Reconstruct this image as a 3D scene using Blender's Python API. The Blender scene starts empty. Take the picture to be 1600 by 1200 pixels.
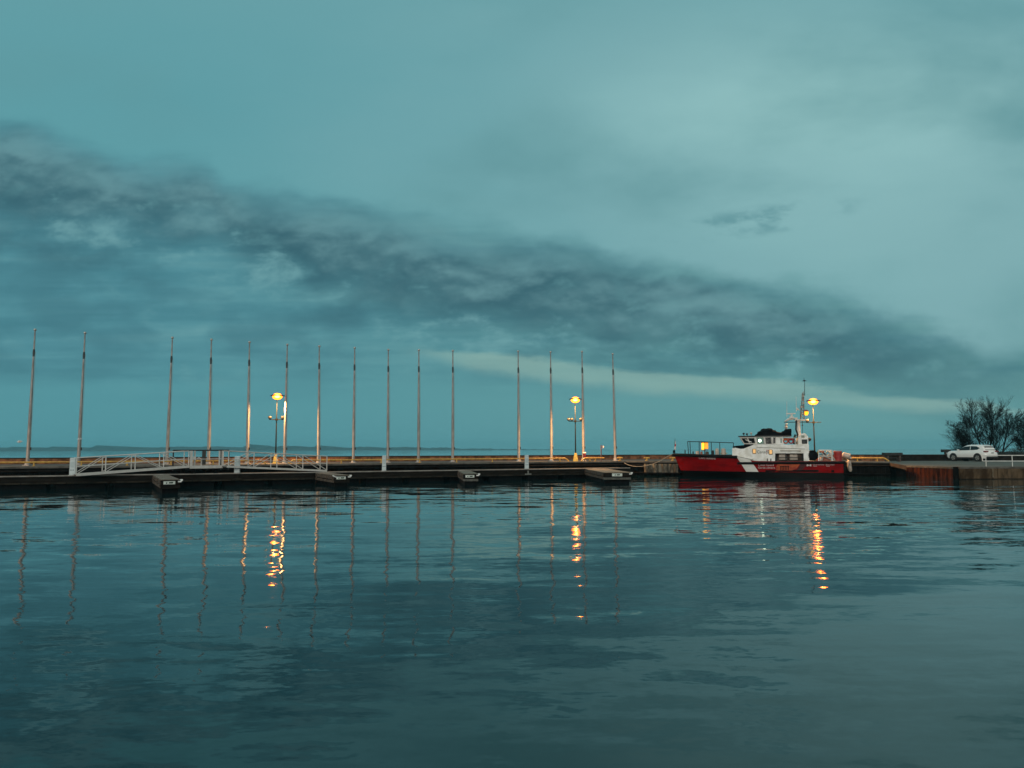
import bpy, bmesh, math, random
from mathutils import Vector, Matrix

random.seed(7)
S = bpy.context.scene
COL = S.collection
R = math.radians

# ------------------------------------------------------------------ camera
CAM_H = 2.4
FPX = 1200.0
PITCH = math.atan(102.3 / FPX)
ROLL = R(0.15)
_f = Vector((0, math.cos(PITCH), math.sin(PITCH)))
_r0 = Vector((1, 0, 0))
_u0 = _r0.cross(_f)
_r = _r0 * math.cos(ROLL) - _u0 * math.sin(ROLL)
_u = _u0 * math.cos(ROLL) + _r0 * math.sin(ROLL)
EYE = Vector((0, 0, CAM_H))
cd = bpy.data.cameras.new('camera')
cam = bpy.data.objects.new('camera', cd)
COL.objects.link(cam)
cam.matrix_world = Matrix(((_r.x, _u.x, -_f.x, EYE.x), (_r.y, _u.y, -_f.y, EYE.y), (_r.z, _u.z, -_f.z, EYE.z), (0, 0, 0, 1)))
cd.sensor_width = 36.0
cd.lens = FPX / 1600 * 36
cd.clip_start = 0.1
cd.clip_end = 30000
S.camera = cam


def ray(px, py):
    return _r * ((px - 800) / FPX) + _u * ((600 - py) / FPX) + _f


def at_z(px, py, z):
    """the world point seen at a place in the photo, on the level plane of height z"""
    d = ray(px, py)
    return EYE + d * ((z - CAM_H) / d.z)


def at_plane(px, py, p0, n):
    d = ray(px, py)
    return EYE + d * ((Vector(p0) - EYE).dot(n) / d.dot(n))


def on_line(px, py, a, b):
    """point above the ground line a-b (the upright plane through it) seen at px,py"""
    a = Vector((a[0], a[1], 0)); b = Vector((b[0], b[1], 0))
    t = (b - a).normalized()
    return at_plane(px, py, a, Vector((-t.y, t.x, 0)))


# ------------------------------------------------------------------ materials
def lin(c):
    """8-bit sRGB triple -> linear"""
    o = []
    for v in c:
        v = v / 255.0
        o.append(v / 12.92 if v <= 0.04045 else ((v + 0.055) / 1.055) ** 2.4)
    return tuple(o)


class N:
    """tiny helper around a node tree"""
    def __init__(s, nt):
        s.nt = nt
        s.nodes = nt.nodes
        s.links = nt.links

    def new(s, t, **kw):
        n = s.nodes.new(t)
        for k, v in kw.items():
            setattr(n, k, v)
        return n

    def put(s, sock, v):
        if isinstance(v, bpy.types.NodeSocket):
            s.links.new(v, sock)
        elif v is not None:
            if hasattr(sock.default_value, '__len__'):
                if not hasattr(v, '__len__'):
                    v = (v,) * len(sock.default_value)
                elif len(v) == 3 and len(sock.default_value) == 4:
                    v = tuple(v) + (1,)
            sock.default_value = v

    def m(s, op, a, b=None, c=None, clamp=False):
        n = s.new('ShaderNodeMath', operation=op, use_clamp=clamp)
        s.put(n.inputs[0], a)
        if b is not None: s.put(n.inputs[1], b)
        if c is not None: s.put(n.inputs[2], c)
        return n.outputs[0]

    def ss(s, x, lo, hi, a=0.0, b=1.0):
        n = s.new('ShaderNodeMapRange', interpolation_type='SMOOTHSTEP')
        s.put(n.inputs[0], x); s.put(n.inputs[1], lo); s.put(n.inputs[2], hi); s.put(n.inputs[3], a); s.put(n.inputs[4], b)
        return n.outputs[0]

    def mr(s, x, lo, hi, a=0.0, b=1.0):
        n = s.new('ShaderNodeMapRange')
        s.put(n.inputs[0], x); s.put(n.inputs[1], lo); s.put(n.inputs[2], hi); s.put(n.inputs[3], a); s.put(n.inputs[4], b)
        return n.outputs[0]

    def mix(s, f, a, b, mode='MIX'):
        n = s.new('ShaderNodeMix', data_type='RGBA', blend_type=mode)
        s.put(n.inputs[0], f); s.put(n.inputs[6], a); s.put(n.inputs[7], b)
        return n.outputs[2]

    def xyz(s, x, y, z):
        n = s.new('ShaderNodeCombineXYZ')
        s.put(n.inputs[0], x); s.put(n.inputs[1], y); s.put(n.inputs[2], z)
        return n.outputs[0]

    def sep(s, v):
        n = s.new('ShaderNodeSeparateXYZ')
        s.put(n.inputs[0], v)
        return n.outputs

    def noise(s, v, scale, detail=3, rough=0.5, dist=0.0, color=False, lac=2.0):
        n = s.new('ShaderNodeTexNoise')
        if v is not None: s.put(n.inputs['Vector'], v)
        s.put(n.inputs['Scale'], scale); s.put(n.inputs['Detail'], detail); s.put(n.inputs['Roughness'], rough)
        s.put(n.inputs['Distortion'], dist); s.put(n.inputs['Lacunarity'], lac)
        return n.outputs[1 if color else 0]

    def scale(s, v, sc, loc=(0, 0, 0), rot=(0, 0, 0)):
        n = s.new('ShaderNodeMapping')
        s.put(n.inputs['Vector'], v); s.put(n.inputs['Scale'], sc); s.put(n.inputs['Location'], loc); s.put(n.inputs['Rotation'], rot)
        return n.outputs[0]


MATS = {}


def mat(name, color, rough=0.6, metal=0.0, var=0.25, scale=6.0, bump=0.0, bscale=30.0, stretch=(1, 1, 1), color2=None, coat=0.0, thr=(0.35, 0.65), emis=None, estr=0.0, spec=0.5, coords='Object', detail=4):
    """painted / weathered surface: base colour broken up by noise in object space, varied gloss, optional bump"""
    if name in MATS: return MATS[name]
    mt = bpy.data.materials.new(name)
    mt.use_nodes = True
    n = N(mt.node_tree)
    bs = n.nodes['Principled BSDF']
    tc = n.new('ShaderNodeTexCoord').outputs[coords]
    v = n.scale(tc, stretch)
    f = n.noise(v, scale, detail, 0.6)
    f = n.ss(f, thr[0], thr[1])
    c2 = color2 if color2 else tuple(c * (1 - var) for c in color)
    n.put(bs.inputs['Base Color'], n.mix(f, color, c2))
    n.put(bs.inputs['Roughness'], n.mr(f, 0, 1, max(rough - 0.08, 0.02), min(rough + 0.12, 1)))
    bs.inputs['Metallic'].default_value = metal
    bs.inputs['Specular IOR Level'].default_value = spec
    if coat:
        bs.inputs['Coat Weight'].default_value = coat
        bs.inputs['Coat Roughness'].default_value = 0.08
    if bump:
        b = n.new('ShaderNodeBump')
        n.put(b.inputs['Strength'], bump); n.put(b.inputs['Distance'], 0.02)
        n.put(b.inputs['Height'], n.noise(v, bscale, 3, 0.6))
        n.links.new(b.outputs[0], bs.inputs['Normal'])
    if emis:
        n.put(bs.inputs['Emission Color'], emis)
        bs.inputs['Emission Strength'].default_value = estr
    MATS[name] = mt
    return mt


# ------------------------------------------------------------------ mesh building
class MB:
    """collects shapes and links them as ONE mesh object"""
    def __init__(s):
        s.bm = bmesh.new()

    def poly_prism(s, pts, off):
        """flat polygon pts (list of 3D) extruded by vector off"""
        off = Vector(off)
        a = [s.bm.verts.new(Vector(p)) for p in pts]
        b = [s.bm.verts.new(Vector(p) + off) for p in pts]
        k = len(pts)
        s.bm.faces.new(a); s.bm.faces.new(b[::-1])
        for i in range(k):
            s.bm.faces.new((a[i], b[i], b[(i + 1) % k], a[(i + 1) % k]))
        return s

    def box(s, c, size, rz=0.0, taper=1.0, bevel=0.0):
        x, y, z = size[0] / 2, size[1] / 2, size[2] / 2
        m = Matrix.Rotation(rz, 3, 'Z')
        c = Vector(c)
        v = []
        for k, (zz, t) in enumerate(((-z, 1.0), (z, taper))):
            for sx, sy in ((-1, -1), (1, -1), (1, 1), (-1, 1)):
                v.append(s.bm.verts.new(c + m @ Vector((sx * x * t, sy * y * t, zz))))
        fs = [s.bm.faces.new([v[i] for i in q]) for q in ((3, 2, 1, 0), (4, 5, 6, 7), (0, 1, 5, 4), (1, 2, 6, 5), (2, 3, 7, 6), (3, 0, 4, 7))]
        if bevel:
            es = set(e for f in fs for e in f.edges)
            bmesh.ops.bevel(s.bm, geom=list(es), offset=bevel, segments=2, affect='EDGES', profile=0.5)
        return s

    def tube(s, pts, rad, n=8, caps=True):
        """round bar through pts, radius a number or one per point"""
        pts = [Vector(p) for p in pts]
        if not hasattr(rad, '__len__'): rad = [rad] * len(pts)
        rings = []
        up = None
        for i, p in enumerate(pts):
            if i == 0: t = pts[1] - p
            elif i == len(pts) - 1: t = p - pts[i - 1]
            else: t = (pts[i + 1] - p).normalized() + (p - pts[i - 1]).normalized()
            t = t.normalized()
            if up is None:
                up = Vector((0, 0, 1)) if abs(t.z) < 0.9 else Vector((1, 0, 0))
            x = t.cross(up)
            if x.length < 1e-5: x = t.cross(Vector((0, 1, 0.3)))
            x.normalize()
            y = x.cross(t).normalized()
            up = y
            rings.append([s.bm.verts.new(p + (x * math.cos(2 * math.pi * k / n) + y * math.sin(2 * math.pi * k / n)) * rad[i]) for k in range(n)])
        for a, b in zip(rings, rings[1:]):
            for k in range(n):
                s.bm.faces.new((a[k], a[(k + 1) % n], b[(k + 1) % n], b[k]))
        if caps:
            s.bm.faces.new(rings[0][::-1]); s.bm.faces.new(rings[-1])
        return s

    def ball(s, c, r, sc=(1, 1, 1), seg=12, rings=8):
        m = Matrix.Translation(Vector(c)) @ Matrix.Diagonal((sc[0], sc[1], sc[2], 1))
        bmesh.ops.create_uvsphere(s.bm, u_segments=seg, v_segments=rings, radius=r, matrix=m)
        return s

    def torus(s, c, R_, r, axis='Y', n=20, k=8):
        rings = []
        for i in range(n):
            a = 2 * math.pi * i / n
            ring = []
            for j in range(k):
                b = 2 * math.pi * j / k
                rr = R_ + r * math.cos(b)
                p = (rr * math.cos(a), r * math.sin(b), rr * math.sin(a))
                if axis == 'Z': p = (p[0], p[2], p[1])
                if axis == 'X': p = (p[1], p[0], p[2])
                ring.append(s.bm.verts.new(Vector(c) + Vector(p)))
            rings.append(ring)
        for i in range(n):
            a, b = rings[i], rings[(i + 1) % n]
            for j in range(k):
                s.bm.faces.new((a[j], b[j], b[(j + 1) % k], a[(j + 1) % k]))
        return s

    def loft(s, rings, close=True, cap=True):
        """rings: lists of equally many points"""
        rs = [[s.bm.verts.new(Vector(p)) for p in r] for r in rings]
        k = len(rs[0])
        for a, b in zip(rs, rs[1:]):
            for i in range(k if close else k - 1):
                s.bm.faces.new((a[i], a[(i + 1) % k], b[(i + 1) % k], b[i]))
        if cap:
            s.bm.faces.new(rs[0][::-1]); s.bm.faces.new(rs[-1])
        return s

    def quad(s, *p):
        s.bm.faces.new([s.bm.verts.new(Vector(q)) for q in p])
        return s

    def build(s, name, m, parent=None, smooth=False, bevel=0.0, loc=None):
        bmesh.ops.remove_doubles(s.bm, verts=s.bm.verts, dist=1e-5)
        bmesh.ops.recalc_face_normals(s.bm, faces=s.bm.faces)
        me = bpy.data.meshes.new(name)
        s.bm.to_mesh(me); s.bm.free()
        for mm in (m if isinstance(m, (list, tuple)) else [m]):
            me.materials.append(mm)
        if smooth:
            for p in me.polygons: p.use_smooth = True
            try: me.set_sharp_from_angle(angle=R(40))
            except Exception: pass
        o = bpy.data.objects.new(name, me)
        COL.objects.link(o)
        if parent: o.parent = parent
        if loc is not None: o.location = loc
        if bevel:
            b = o.modifiers.new('bevel', 'BEVEL'); b.width = bevel; b.segments = 2; b.limit_method = 'ANGLE'
        return o


def tag(o, label=None, cat=None, group=None, kind=None):
    if label: o['label'] = label
    if cat: o['category'] = cat
    if group: o['group'] = group
    if kind: o['kind'] = kind
    return o


def thing(name, label, cat, loc=(0, 0, 0), rz=0.0, group=None):
    o = bpy.data.objects.new(name, None)
    o.empty_display_size = 0.3
    COL.objects.link(o)
    o.location = loc
    o.rotation_euler = (0, 0, rz)
    return tag(o, label, cat, group)


def copy_tree(o, parent=None):
    c = o.copy(); COL.objects.link(c)
    if parent: c.parent = parent
    for ch in list(o.children): copy_tree(ch, c)
    return c


def lettering(name, body, size, m, parent, loc, rot, shear=0.0, align='LEFT', squeeze=1.0):
    cu = bpy.data.curves.new(name, 'FONT')
    cu.body = body; cu.size = size; cu.extrude = 0.004; cu.align_x = align; cu.shear = shear
    tmp = bpy.data.objects.new(name + '_curve', cu)
    COL.objects.link(tmp)
    dg = bpy.context.evaluated_depsgraph_get()
    me = bpy.data.meshes.new_from_object(tmp.evaluated_get(dg))
    bpy.data.objects.remove(tmp); bpy.data.curves.remove(cu)
    me.materials.clear(); me.materials.append(m)
    o = bpy.data.objects.new(name, me)
    COL.objects.link(o)
    o.parent = parent; o.location = loc; o.rotation_euler = rot; o.scale = (squeeze, 1, 1)
    return o
# ------------------------------------------------------------------ sky (world), sun, render settings
W = bpy.data.worlds.new('World')
S.world = W
W.use_nodes = True
n = N(W.node_tree)
bg = n.nodes['Background']
D = n.new('ShaderNodeTexCoord').outputs['Generated']
dx, dy, dz = n.sep(D)


def uv_of(px, py):
    d = ray(px, py)
    return d.x / d.y, d.z / d.y


yy = n.m('MAXIMUM', dy, 0.08)
u = n.m('DIVIDE', dx, yy)
v = n.m('DIVIDE', n.m('MAXIMUM', dz, 0.0), yy)
UV = n.xyz(u, v, 0)
VP = n.xyz(u, n.m('MULTIPLY', v, 1.55), 0)
VS = n.xyz(u, n.m('MULTIPLY', v, 2.6), 0)                       # flattened towards the horizon
wide = n.noise(n.scale(VS, (1.3, 1.6, 1), (3.1, 1.7, 0)), 1.0, 4, 0.55)


def puffs(off=(0, 0)):
    p = n.scale(VP, (1, 1.3, 1), (0.4 + off[0], 7.3 + off[1], 0), (0, 0, R(-16)))
    return n.m('ADD', n.m('MULTIPLY', n.noise(p, 3.4, 3, 0.5, 0.1), 0.45), n.m('MULTIPLY', n.noise(p, 9.0, 5, 0.50, 0.15), 0.55))


puff = puffs()
puff_up = puffs((0.008, 0.022))
relief = n.m('SUBTRACT', puff, puff_up)                          # + on heads that face the light above
fine = n.noise(n.scale(VP, (1, 1.25, 1), (5.4, 2.3, 0), (0, 0, R(-14))), 12.0, 8, 0.62, 0.1)
streak = n.noise(n.scale(VS, (0.6, 2.9, 1), (8.4, 0.3, 0), (0, 0, R(-7))), 4.6, 7, 0.60, 0.2)


def curve(pts):
    """v of a cloud edge along u, from points of the photo"""
    c = n.new('ShaderNodeFloatCurve')
    n.put(c.inputs['Value'], n.mr(u, -0.9, 0.9, 0, 1))
    cm = c.mapping.curves[0]
    q = [(((uv_of(*p)[0]) + 0.9) / 1.8, uv_of(*p)[1]) for p in pts]
    q = [(0.0, q[0][1])] + q + [(1.0, q[-1][1])]
    cm.points[0].location = q[0]
    cm.points[1].location = q[-1]
    for p in q[1:-1]: cm.points.new(*p)
    for p in cm.points: p.handle_type = 'AUTO_CLAMPED'
    c.mapping.update()
    return c.outputs[0]


up_edge = curve([(0, 195), (110, 225), (200, 262), (310, 262), (370, 300), (440, 305), (600, 335), (740, 372), (860, 372), (1000, 408), (1160, 442), (1300, 470), (1480, 522), (1600, 545)])
lo_edge = curve([(0, 318), (150, 345), (300, 345), (420, 392), (560, 430), (680, 466), (800, 486), (960, 504), (1120, 522), (1300, 556), (1480, 590), (1600, 602)])
sheet = curve([(0, 500), (400, 540), (700, 552), (1000, 575), (1300, 600), (1600, 615)])
strip_u = curve([(560, 540), (660, 546), (760, 557), (900, 571), (1060, 588), (1250, 602), (1400, 618), (1520, 628), (1600, 640)])
strip_l = curve([(560, 542), (660, 556), (760, 577), (900, 597), (1060, 611), (1250, 622), (1400, 636), (1520, 640), (1600, 645)])

vb = n.m('ADD', v, n.m('MULTIPLY', n.m('SUBTRACT', puff, 0.5), 0.13))
vb = n.m('ADD', vb, n.m('MULTIPLY', n.m('SUBTRACT', fine, 0.5), 0.035))
# clear high veil: teal to the left, paler to the right
tside = n.ss(n.m('ADD', u, n.m('MULTIPLY', n.m('SUBTRACT', wide, 0.5), 0.9)), -0.75, 0.62)
high = n.mix(tside, lin((90, 155, 164)), lin((124, 172, 177)))
bx = n.m('DIVIDE', n.m('SUBTRACT', u, 0.42), 0.34)
by = n.m('DIVIDE', n.m('SUBTRACT', v, 0.46), 0.19)
bl = n.m('SQRT', n.m('ADD', n.m('MULTIPLY', bx, bx), n.m('MULTIPLY', by, by)))
bl = n.m('ADD', bl, n.m('MULTIPLY', n.m('SUBTRACT', wide, 0.5), 1.6))
high = n.mix(n.ss(bl, 1.35, 0.1), high, lin((143, 191, 192)))
veil = n.noise(n.scale(VP, (1, 1.3, 1), (1.4, 4.3, 0), (0, 0, R(14))), 2.0, 6, 0.52, 0.2)
dk = n.m('MULTIPLY', n.ss(veil, 0.42, 0.74), n.ss(u, -0.75, 0.35, 0.45, 0.95))
high = n.mix(dk, high, lin((92, 146, 152)))
high = n.mix(n.ss(v, 0.45, 0.8), high, lin((100, 158, 165)))
# small torn scraps of cloud above the band, right of the middle
sx, sv = uv_of(1185, 345)
e1 = n.m('DIVIDE', n.m('SUBTRACT', u, sx), 0.13)
e2 = n.m('DIVIDE', n.m('SUBTRACT', v, n.m('ADD', sv, n.m('MULTIPLY', n.m('SUBTRACT', u, sx), 0.16))), 0.020)
er = n.m('ADD', n.m('MULTIPLY', e1, e1), n.m('MULTIPLY', e2, e2))
scrap = n.m('MULTIPLY', n.ss(er, 1.6, 0.0), n.ss(fine, 0.44, 0.62))
high = n.mix(n.m('MULTIPLY', scrap, 0.6), high, lin((70, 128, 138)))
# lower sheet of cloud, streaked
low = n.mix(n.ss(u, -0.6, 0.6), lin((78, 140, 152)), lin((91, 147, 150)))
low = n.mix(n.m('MULTIPLY', n.ss(streak, 0.42, 0.68), 0.62), low, lin((58, 119, 133)))
low = n.mix(n.m('MULTIPLY', n.ss(streak, 0.50, 0.30), 0.40), low, lin((104, 158, 164)))
low = n.mix(n.m('MULTIPLY', n.ss(puff, 0.45, 0.60), 0.55), low, lin((56, 110, 124)))
low = n.mix(n.m('MULTIPLY', n.ss(fine, 0.52, 0.36), n.ss(puff, 0.54, 0.40, 0.0, 0.42)), low, lin((106, 160, 166)))
hor = n.mix(n.ss(u, -0.5, 0.6), lin((80, 147, 157)), lin((98, 155, 157)))
low = n.mix(n.ss(n.m('ADD', v, n.m('MULTIPLY', n.m('SUBTRACT', streak, 0.5), 0.06)), 0.135, 0.055), low, hor)
# high veil over lower sheet
sky = n.mix(n.ss(n.m('SUBTRACT', vb, up_edge), -0.020, 0.030), low, high)
# dark rolling band
inside_u = n.ss(n.m('SUBTRACT', up_edge, vb), -0.020, 0.046)
vl = n.m('ADD', v, n.m('MULTIPLY', n.m('SUBTRACT', puff, 0.5), 0.19))
vl = n.m('ADD', vl, n.m('MULTIPLY', n.m('SUBTRACT', fine, 0.5), 0.06))
inside_l = n.ss(n.m('SUBTRACT', vl, lo_edge), -0.085, 0.025)
band = n.m('MULTIPLY', inside_u, inside_l)
band = n.m('MULTIPLY', band, n.ss(u, 0.66, 0.30, 0.42, 1.0))
tb = n.m('DIVIDE', n.m('SUBTRACT', vb, lo_edge), n.m('SUBTRACT', up_edge, lo_edge))        # 0 underside .. 1 top of the roll
shade = n.m('ADD', n.m('ADD', n.m('MULTIPLY', n.m('SUBTRACT', tb, 0.45), 0.5), n.m('MULTIPLY', n.m('SUBTRACT', fine, 0.5), 1.1)), n.m('ADD', n.m('MULTIPLY', relief, 3.5), n.m('MULTIPLY', n.m('SUBTRACT', 0.5, puff), 2.0)))
bandc = n.mix(n.ss(shade, -0.40, 0.46), lin((50, 95, 108)), lin((100, 146, 153)))
bandc = n.mix(n.m('MULTIPLY', n.ss(fine, 0.50, 0.30), 0.5), bandc, lin((92, 144, 151)))
sky = n.mix(n.m('MULTIPLY', band, 0.92), sky, bandc)
# bright gaps under the band
gap = n.m('MULTIPLY', n.ss(n.m('ADD', n.m('MULTIPLY', fine, 0.45), n.m('MULTIPLY', puff, 0.55)), 0.465, 0.36), n.ss(n.m('ABSOLUTE', n.m('SUBTRACT', v, n.m('SUBTRACT', lo_edge, 0.01))), 0.075, 0.015))
sky = n.mix(n.m('MULTIPLY', gap, 0.38), sky, lin((122, 172, 177)))
# pale strip of open sky low on the right
vs_ = n.m('ADD', v, n.m('MULTIPLY', n.m('SUBTRACT', streak, 0.5), 0.022))
vs_ = n.m('ADD', vs_, n.m('MULTIPLY', n.m('SUBTRACT', fine, 0.5), 0.022))
strip = n.m('MULTIPLY', n.ss(n.m('SUBTRACT', strip_u, vs_), -0.006, 0.004), n.ss(n.m('SUBTRACT', vs_, strip_l), -0.012, 0.005))
strip = n.m('MULTIPLY', strip, n.ss(u, uv_of(600, 550)[0], uv_of(760, 550)[0]))
strip = n.m('MULTIPLY', strip, n.ss(streak, 0.72, 0.36, 0.6, 1.0))
sky = n.mix(n.m('MULTIPLY', strip, 0.80), sky, lin((132, 172, 166)))
# behind the camera: a lighter, greyer overcast
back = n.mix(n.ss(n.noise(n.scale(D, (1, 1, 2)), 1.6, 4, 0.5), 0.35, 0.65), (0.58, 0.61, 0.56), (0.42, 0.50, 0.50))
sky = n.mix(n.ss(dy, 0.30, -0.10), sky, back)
# physical twilight sky shows a little through the cloud
nz = n.new('ShaderNodeTexSky', sky_type='NISHITA')
nz.sun_disc = False
nz.sun_elevation = R(4)
nz.sun_rotation = R(195)
nz.air_density = 1.5
tw = n.mix(1.0, nz.outputs[0], (0.05, 0.05, 0.05), 'MULTIPLY')
sky = n.mix(0.04, sky, tw)
hs = n.new('ShaderNodeHueSaturation'); hs.inputs['Saturation'].default_value = 0.97; hs.inputs['Value'].default_value = 1.04
n.put(hs.inputs['Color'], sky)
sky = hs.outputs[0]
n.links.new(sky, bg.inputs['Color'])
bg.inputs['Strength'].default_value = 1.0

sl = bpy.data.lights.new('sun', 'SUN')
sl.energy = 0.9
sl.angle = R(25)
sl.color = (1.0, 0.93, 0.82)
so = bpy.data.objects.new('sun', sl)
COL.objects.link(so)
so.rotation_euler = (R(74), 0, R(-18))

S.view_settings.view_transform = 'Standard'
S.view_settings.look = 'None'
S.view_settings.exposure = 0
S.view_settings.gamma = 1
S.view_settings.use_curve_mapping = False
S.render.engine = 'CYCLES'
S.cycles.use_denoising = True
S.cycles.sample_clamp_indirect = 12
S.cycles.sample_clamp_direct = 30
S.cycles.max_bounces = 6
S.cycles.glossy_bounces = 3
S.cycles.diffuse_bounces = 2
S.cycles.transmission_bounces = 4
S.cycles.caustics_reflective = False
S.cycles.caustics_refractive = False

# ------------------------------------------------------------------ water
wm = bpy.data.materials.new('harbour_water')
wm.use_nodes = True
n = N(wm.node_tree)
bs = n.nodes['Principled BSDF']
P = n.new('ShaderNodeNewGeometry').outputs['Position']


def slopes(scale, stretch, amp, detail, loc, rough=0.5):
    c = n.noise(n.scale(P, stretch, loc, (0, 0, R(-12))), scale, detail, rough, 0.3, color=True)
    r, g, b = n.sep(c)
    return n.m('MULTIPLY', n.m('SUBTRACT', r, 0.5), amp[0]), n.m('MULTIPLY', n.m('SUBTRACT', g, 0.5), amp[1])


gust = n.noise(n.scale(P, (0.6, 1.6, 1), (3, 5, 0), (0, 0, R(-14))), 0.07, 3, 0.55)
calm = n.ss(gust, 0.36, 0.62, 0.40, 1.25)
ax, ay = slopes(0.80, (0.42, 1.1, 1), (0.040, 0.100), 1, (4, 9, 0))          # long low swell
bx_, by_ = slopes(2.3, (0.40, 1.2, 1), (0.050, 0.125), 1, (1, 2, 0))           # ripples
cx_, cy_ = slopes(10.0, (0.6, 1.2, 1), (0.034, 0.070), 2, (7, 3, 0))
dx_w, dy_w = slopes(0.16, (0.4, 1.3, 1), (0.012, 0.032), 1, (2, 6, 0))   # broad soft heave            # fine ripple
sxx = n.m('ADD', n.m('ADD', ax, dx_w), n.m('MULTIPLY', n.m('ADD', bx_, cx_), calm))
syy = n.m('ADD', n.m('ADD', ay, dy_w), n.m('MULTIPLY', n.m('ADD', by_, cy_), calm))
nv = n.new('ShaderNodeVectorMath', operation='NORMALIZE')
n.put(nv.inputs[0], n.xyz(sxx, syy, 1.0))
n.links.new(nv.outputs[0], bs.inputs['Normal'])
n.put(bs.inputs['Base Color'], (0.003, 0.024, 0.028))
bs.inputs['Roughness'].default_value = 0.03
bs.inputs['IOR'].default_value = 1.42
n.put(bs.inputs['Specular Tint'], (0.68, 0.97, 1.0))
w_ = MB()
ys = [-60, 0, 20, 60, 120, 300, 1000, 3000, 7000]
xs = [-7000, -1000, -200, -60, 0, 60, 200, 1000, 7000]
vg = [[w_.bm.verts.new((x, y, 0)) for x in xs] for y in ys]
for i in range(len(ys) - 1):
    for j in range(len(xs) - 1):
        w_.bm.faces.new((vg[i][j], vg[i][j + 1], vg[i + 1][j + 1], vg[i + 1][j]))
tag(w_.build('water', wm), kind='structure')
# ------------------------------------------------------------------ shared materials
M_conc = mat('grey_concrete', (0.13, 0.12, 0.105), 0.9, var=0.45, scale=1.3, bump=0.3, spec=0.2)
M_coping = mat('coping_concrete', (0.13, 0.12, 0.105), 0.85, var=0.4, scale=2.0, bump=0.3, spec=0.25)
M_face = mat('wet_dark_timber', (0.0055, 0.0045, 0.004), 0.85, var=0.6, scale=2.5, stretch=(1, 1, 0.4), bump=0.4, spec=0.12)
M_wall = mat('stained_breakwater_stone', (0.25, 0.105, 0.045), 0.9, var=0.5, scale=1.6, color2=(0.07, 0.032, 0.016), bump=0.5, bscale=8)
M_walltop = mat('dark_wall_cap', (0.035, 0.028, 0.022), 0.9, var=0.4, scale=3)
M_dockwood = mat('weathered_dock_planks', (0.19, 0.155, 0.12), 0.85, var=0.45, scale=3, stretch=(1, 6, 1), bump=0.3)
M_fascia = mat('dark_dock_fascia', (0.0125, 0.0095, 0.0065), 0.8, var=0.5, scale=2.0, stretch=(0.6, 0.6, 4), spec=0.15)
M_fasciab = mat('brown_finger_boards', (0.10, 0.070, 0.048), 0.8, var=0.65, scale=3.0, stretch=(1, 1, 5))
M_float = mat('black_float_plastic', (0.003, 0.003, 0.0035), 0.7, var=0.4, spec=0.1)
M_rubrail = mat('olive_rub_rail', (0.028, 0.023, 0.015), 0.8, var=0.6, scale=1.5, spec=0.2)
M_yellow = mat('yellow_rail_paint', (0.60, 0.36, 0.06), 0.5, var=0.35, scale=5, color2=(0.36, 0.20, 0.05))
M_white = mat('white_paint', (0.72, 0.72, 0.69), 0.45, var=0.14, scale=4)
M_alu = mat('galvanised_metal', (0.50, 0.50, 0.48), 0.45, metal=0.5, var=0.25, scale=6)
M_pole = mat('flagpole_metal', (0.34, 0.33, 0.315), 0.5, metal=0.2, spec=0.35, var=0.35, scale=2.2, stretch=(3, 3, 0.7))
M_dark = mat('dark_metal', (0.022, 0.024, 0.026), 0.5, metal=0.4, var=0.4)
M_ped = mat('pale_pedestal_plastic', (0.55, 0.62, 0.63), 0.5, var=0.12, scale=3)
M_blue = mat('blue_grey_label', (0.06, 0.13, 0.19), 0.5)
M_plate = mat('sign_plate', (0.62, 0.68, 0.62), 0.5, var=0.15)
M_green = mat('dark_green_print', (0.01, 0.035, 0.02), 0.6)
M_rope = mat('pale_rope', (0.34, 0.31, 0.25), 0.9, var=0.35, scale=20)
M_rust = mat('rusty_sheet_pile', (0.060, 0.013, 0.005), 0.85, var=0.6, scale=2.0, stretch=(1.6, 1.6, 0.5), color2=(0.016, 0.0045, 0.003), bump=0.4, spec=0.15, thr=(0.42, 0.62))
M_quay = mat('stained_quay_concrete', (0.115, 0.078, 0.045), 0.85, var=0.6, scale=1.1, stretch=(1.5, 1.5, 0.6), color2=(0.035, 0.022, 0.012), bump=0.4, spec=0.15)
M_weed = mat('dark_waterline_growth', (0.010, 0.007, 0.005), 0.8, var=0.5, spec=0.15)
M_sheet = mat('pale_steel_sheet_pile', (0.21, 0.19, 0.15), 0.8, var=0.6, scale=2.6, stretch=(1.5, 1, 0.5), color2=(0.045, 0.04, 0.032), spec=0.15)
M_asph = mat('worn_asphalt', (0.115, 0.108, 0.085), 0.9, var=0.3, scale=0.8, bump=0.2)
M_red = mat('red_enamel', (0.36, 0.02, 0.02), 0.45, var=0.25, scale=4)


def spread(a, b, k):
    return [Vector(a).lerp(Vector(b), i / (k - 1)) for i in range(k)]


# ------------------------------------------------------------------ pier
ZD = 1.25
E0 = Vector((-75.0, 36.8)); E1 = Vector((10.5, 71.2)); E2 = Vector((31.7, 64.8))
W0 = Vector((-85.0, 51.0)); W1 = Vector((14.7, 88.0)); W2 = Vector((62.0, 91.5))
pier = thing('pier', 'long grey concrete pier with a black timber face behind the floating dock', 'pier', (0, 60, 0))
inv = Vector((0, -60, 0))


def at2(p, z):
    return Vector((p.x, p.y, z)) + inv


def shift(a, b, d):
    """line a-b moved d to its left"""
    t = (b - a).normalized(); nn = Vector((-t.y, t.x))
    return a + nn * d, b + nn * d


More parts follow.
